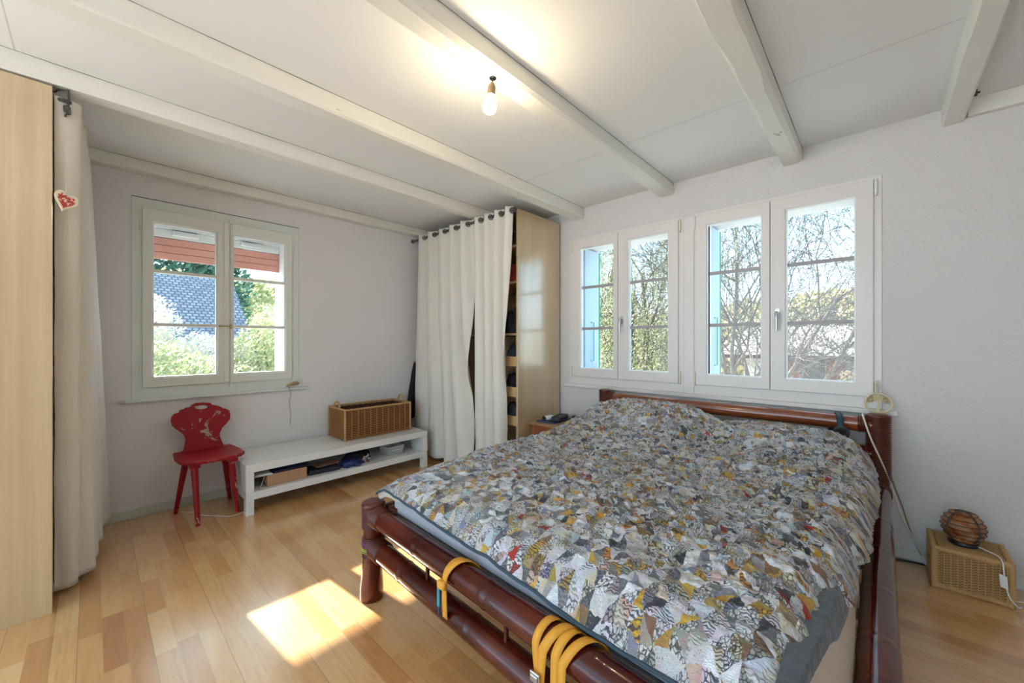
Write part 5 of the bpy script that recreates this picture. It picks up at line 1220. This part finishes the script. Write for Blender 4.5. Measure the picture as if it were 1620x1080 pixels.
# bare trees
def bare_tree(label, base, seed, h, spread, lean, levels=4, nb=(7, 6, 5, 4), r0=0.16, n0=5, name='bare_tree', twig=0.006, droop=0.0, leafm=None, leafn=0):
    rnd = random.Random(seed); mb = MB(); tips = []
    def grow(p, d, L, r, lv):
        n = 5 if lv < 3 else 3; pts = [Vector(p)]; q = Vector(p); dd = Vector(d)
        for k in range(n):
            dd = (dd + Vector((rnd.gauss(0, 1), rnd.gauss(0, 1), rnd.gauss(0, 0.7)))*(0.13+0.03*lv) + Vector((0, 0, 0.05 if lv < 2 else 0.02-droop*lv*0.1))).normalized()
            q = q + dd*(L/n); pts.append(q.copy())
        rad = [max(twig, r*(1-0.62*k/n)) for k in range(n+1)]
        mb.tube(pts, rad, 7 if lv == 0 else (5 if lv == 1 else 3), caps=False)
        if lv >= levels-1:
            tips.extend(pts[1:]); return
        m = nb[lv]
        for k in range(m):
            u = 0.25+0.75*(k+rnd.random())/m; i = min(n-1, int(u*n)); f = u*n-i; s_ = pts[i].lerp(pts[i+1], f); t0 = (pts[i+1]-pts[i]).normalized()
            an = rnd.uniform(0, 2*pi); o_ = t0.orthogonal().normalized(); o2 = t0.cross(o_); out = o_*cos(an)+o2*sin(an)
            nd = (t0*rnd.uniform(0.7, 1.2)+out*rnd.uniform(0.45, 0.95)*spread).normalized()
            grow(s_, nd, L*rnd.uniform(0.42, 0.70), r*(1-0.62*u)*rnd.uniform(0.45, 0.7), lv+1)
    for k in range(n0):
        a = 2*pi*k/n0+rnd.uniform(-.4, .4); d = (Vector((cos(a)*0.38*spread, sin(a)*0.38*spread, 1))+Vector(lean)).normalized()
        grow(Vector(base)+Vector((0, 0, h*0.14)), d, h*0.55*rnd.uniform(0.8, 1.1), r0*rnd.uniform(0.6, 1), 0)
    mb.tube([base, Vector(base)+Vector((0, 0, h*0.08)), Vector(base)+Vector((0, 0, h*0.18))], [r0*1.7, r0*1.3, r0*1.2], 10)
    o = thing(name, base, label, 'tree'); mb.build('trunk_and_branches', M['bark'], o, smooth=True)
    return o, tips, rnd
bare_tree('large bare tree spreading across the right window pair', (-1.95, 9.6, GZ), 12, 8.2, 1.0, (0.16, 0, 0), levels=5, nb=(6, 5, 5, 4, 3), r0=0.070, n0=7, twig=0.0045)
bare_tree('bare tree reaching in from the right of the right window', (0.7, 12.6, GZ), 23, 7.6, 1.1, (-0.08, 0, 0), levels=4, nb=(6, 6, 5, 4), r0=0.06, n0=5, twig=0.005)
# willow with hanging yellow-green strands
o, tips, rnd = bare_tree('weeping willow with hanging yellow-green strands behind the window by the wardrobe', (-6.4, 12.4, GZ), 44, 9.5, 1.2, (0, 0, 0), levels=3, nb=(6, 5, 4), r0=0.10, n0=5, name='weeping_willow', twig=0.01)
mb = MB(); tw = MB()
for _i in range(1500):
    p = rnd.choice(tips) + Vector((rnd.gauss(0, 0.12), rnd.gauss(0, 0.12), 0))
    if p.z < 0.5: continue
    L = rnd.uniform(0.8, 3.2); q = p.copy(); pts = [q.copy()]; n = int(L/0.16)
    for k in range(n):
        q = q + Vector((rnd.gauss(0, 0.018), rnd.gauss(0, 0.018), -0.16)); pts.append(q.copy())
        for j in range(3):
            a = rnd.uniform(0, 2*pi); c_ = q+Vector((0, 0, rnd.uniform(0, 0.15))); w_ = Vector((cos(a)*0.045, sin(a)*0.045, -0.05)); s_ = Vector((-sin(a), cos(a), 0))*0.014
            i = len(mb.v); mb.v += [tuple(c_), tuple(c_+w_*0.5+s_), tuple(c_+w_), tuple(c_+w_*0.5-s_)]; mb.f.append([i, i+1, i+2, i+3]); mb.m.append(0)
    tw.tube(pts, 0.004, 3, caps=False)
tw.build('hanging_twigs', M['bark'], o); mb.build('leaves', M['leaf_lime'], o)
bush('cone shaped yellow-green bush below the willow', (-5.6, 13.6, -0.2), (0.9, 0.9, 2.3), 16000, 0.042, M['leaf_lime'], 52)
bush('white blossoming bush at the bottom of the window by the wardrobe', (-4.6, 10.2, -1.1), (1.2, 1.0, 1.2), 7000, 0.05, M['leaf_white'], 53)
bush('low yellow-green bush beneath the blossom outside the big windows', (-6.5, 11.2, -1.4), (1.6, 1.2, 1.5), 16000, 0.042, M['leaf_lime'], 54)
bush('loose olive hedge in front of the white house', (-3.6, 12.6, -1.5), (1.3, 0.7, 1.3), 8000, 0.07, M['leaf_lime'], 55)
bush('bushy far trees on the horizon behind the white house', (4.0, 40.0, 0.5), (26, 4.0, 5.5), 26000, 0.42, m_leaf('olive_brown_leaves', (0.40, 0.34, 0.20), (0.55, 0.48, 0.28), (0.62, 0.58, 0.36)), 56, name='distant_tree', cat='tree')
bush('bushy far trees on the horizon behind the tiled roof', (-34.0, 8.0, 1.5), (5.0, 16.0, 5.0), 22000, 0.28, M['leaf_lime'], 57, name='distant_tree', cat='tree')
# stacked firewood by the white house
rnd = random.Random(8); ws_ = thing('firewood_stack', (-0.15, 14.3, GZ), 'stack of cut firewood in front of the white house', 'firewood')
mb = MB()
for i in range(9):
    for j in range(9): mb.lathe([(0.0, 0), (0.075, 0.0), (0.075, 0.5), (0, 0.5)], (-0.75+i*0.15+0.07*(j % 2), 14.1, GZ+2.05+j*0.125), 8, 'y')
mb.build('logs', plain('cut_logs', (0.50, 0.38, 0.24), 0.9, namp=0.4, nscale=5), ws_); MB().box(-0.85, 0.7, 14.1, 14.6, GZ, GZ+1.97).build('stack_base', M['render_white'], ws_)

# repeats of a kind share a group phrase
GROUPS = {'ratchet_strap': 'orange straps on the foot rail', 'curtain': 'white cotton curtains of the wardrobes', 'curtain_rod': 'dark wardrobe curtain rods', 'wardrobe': 'birch wardrobes',
          'folded_garment': 'clothes inside the wardrobes', 'garden_shrub': 'shrubs outside the windows', 'bare_tree': 'bare trees outside the big windows', 'neighbour_house': 'houses of the neighbours',
          'window_shutter': 'shutters in the window reveals', 'power_cable': 'cables between bed and rattan box', 'charging_cable': 'cables on the bedside table', 'crumpled_pouch': 'pouches on the bench shelf',
          'folder': 'folders on the cardboard box', 'distant_tree': 'far trees on the horizon', 'string': 'thin white strings by the bench'}
for o in S.objects:
    if o.parent is None and o.get('label'):
        k = o.name.split('.')[0]
        if k in GROUPS: o['group'] = GROUPS[k]
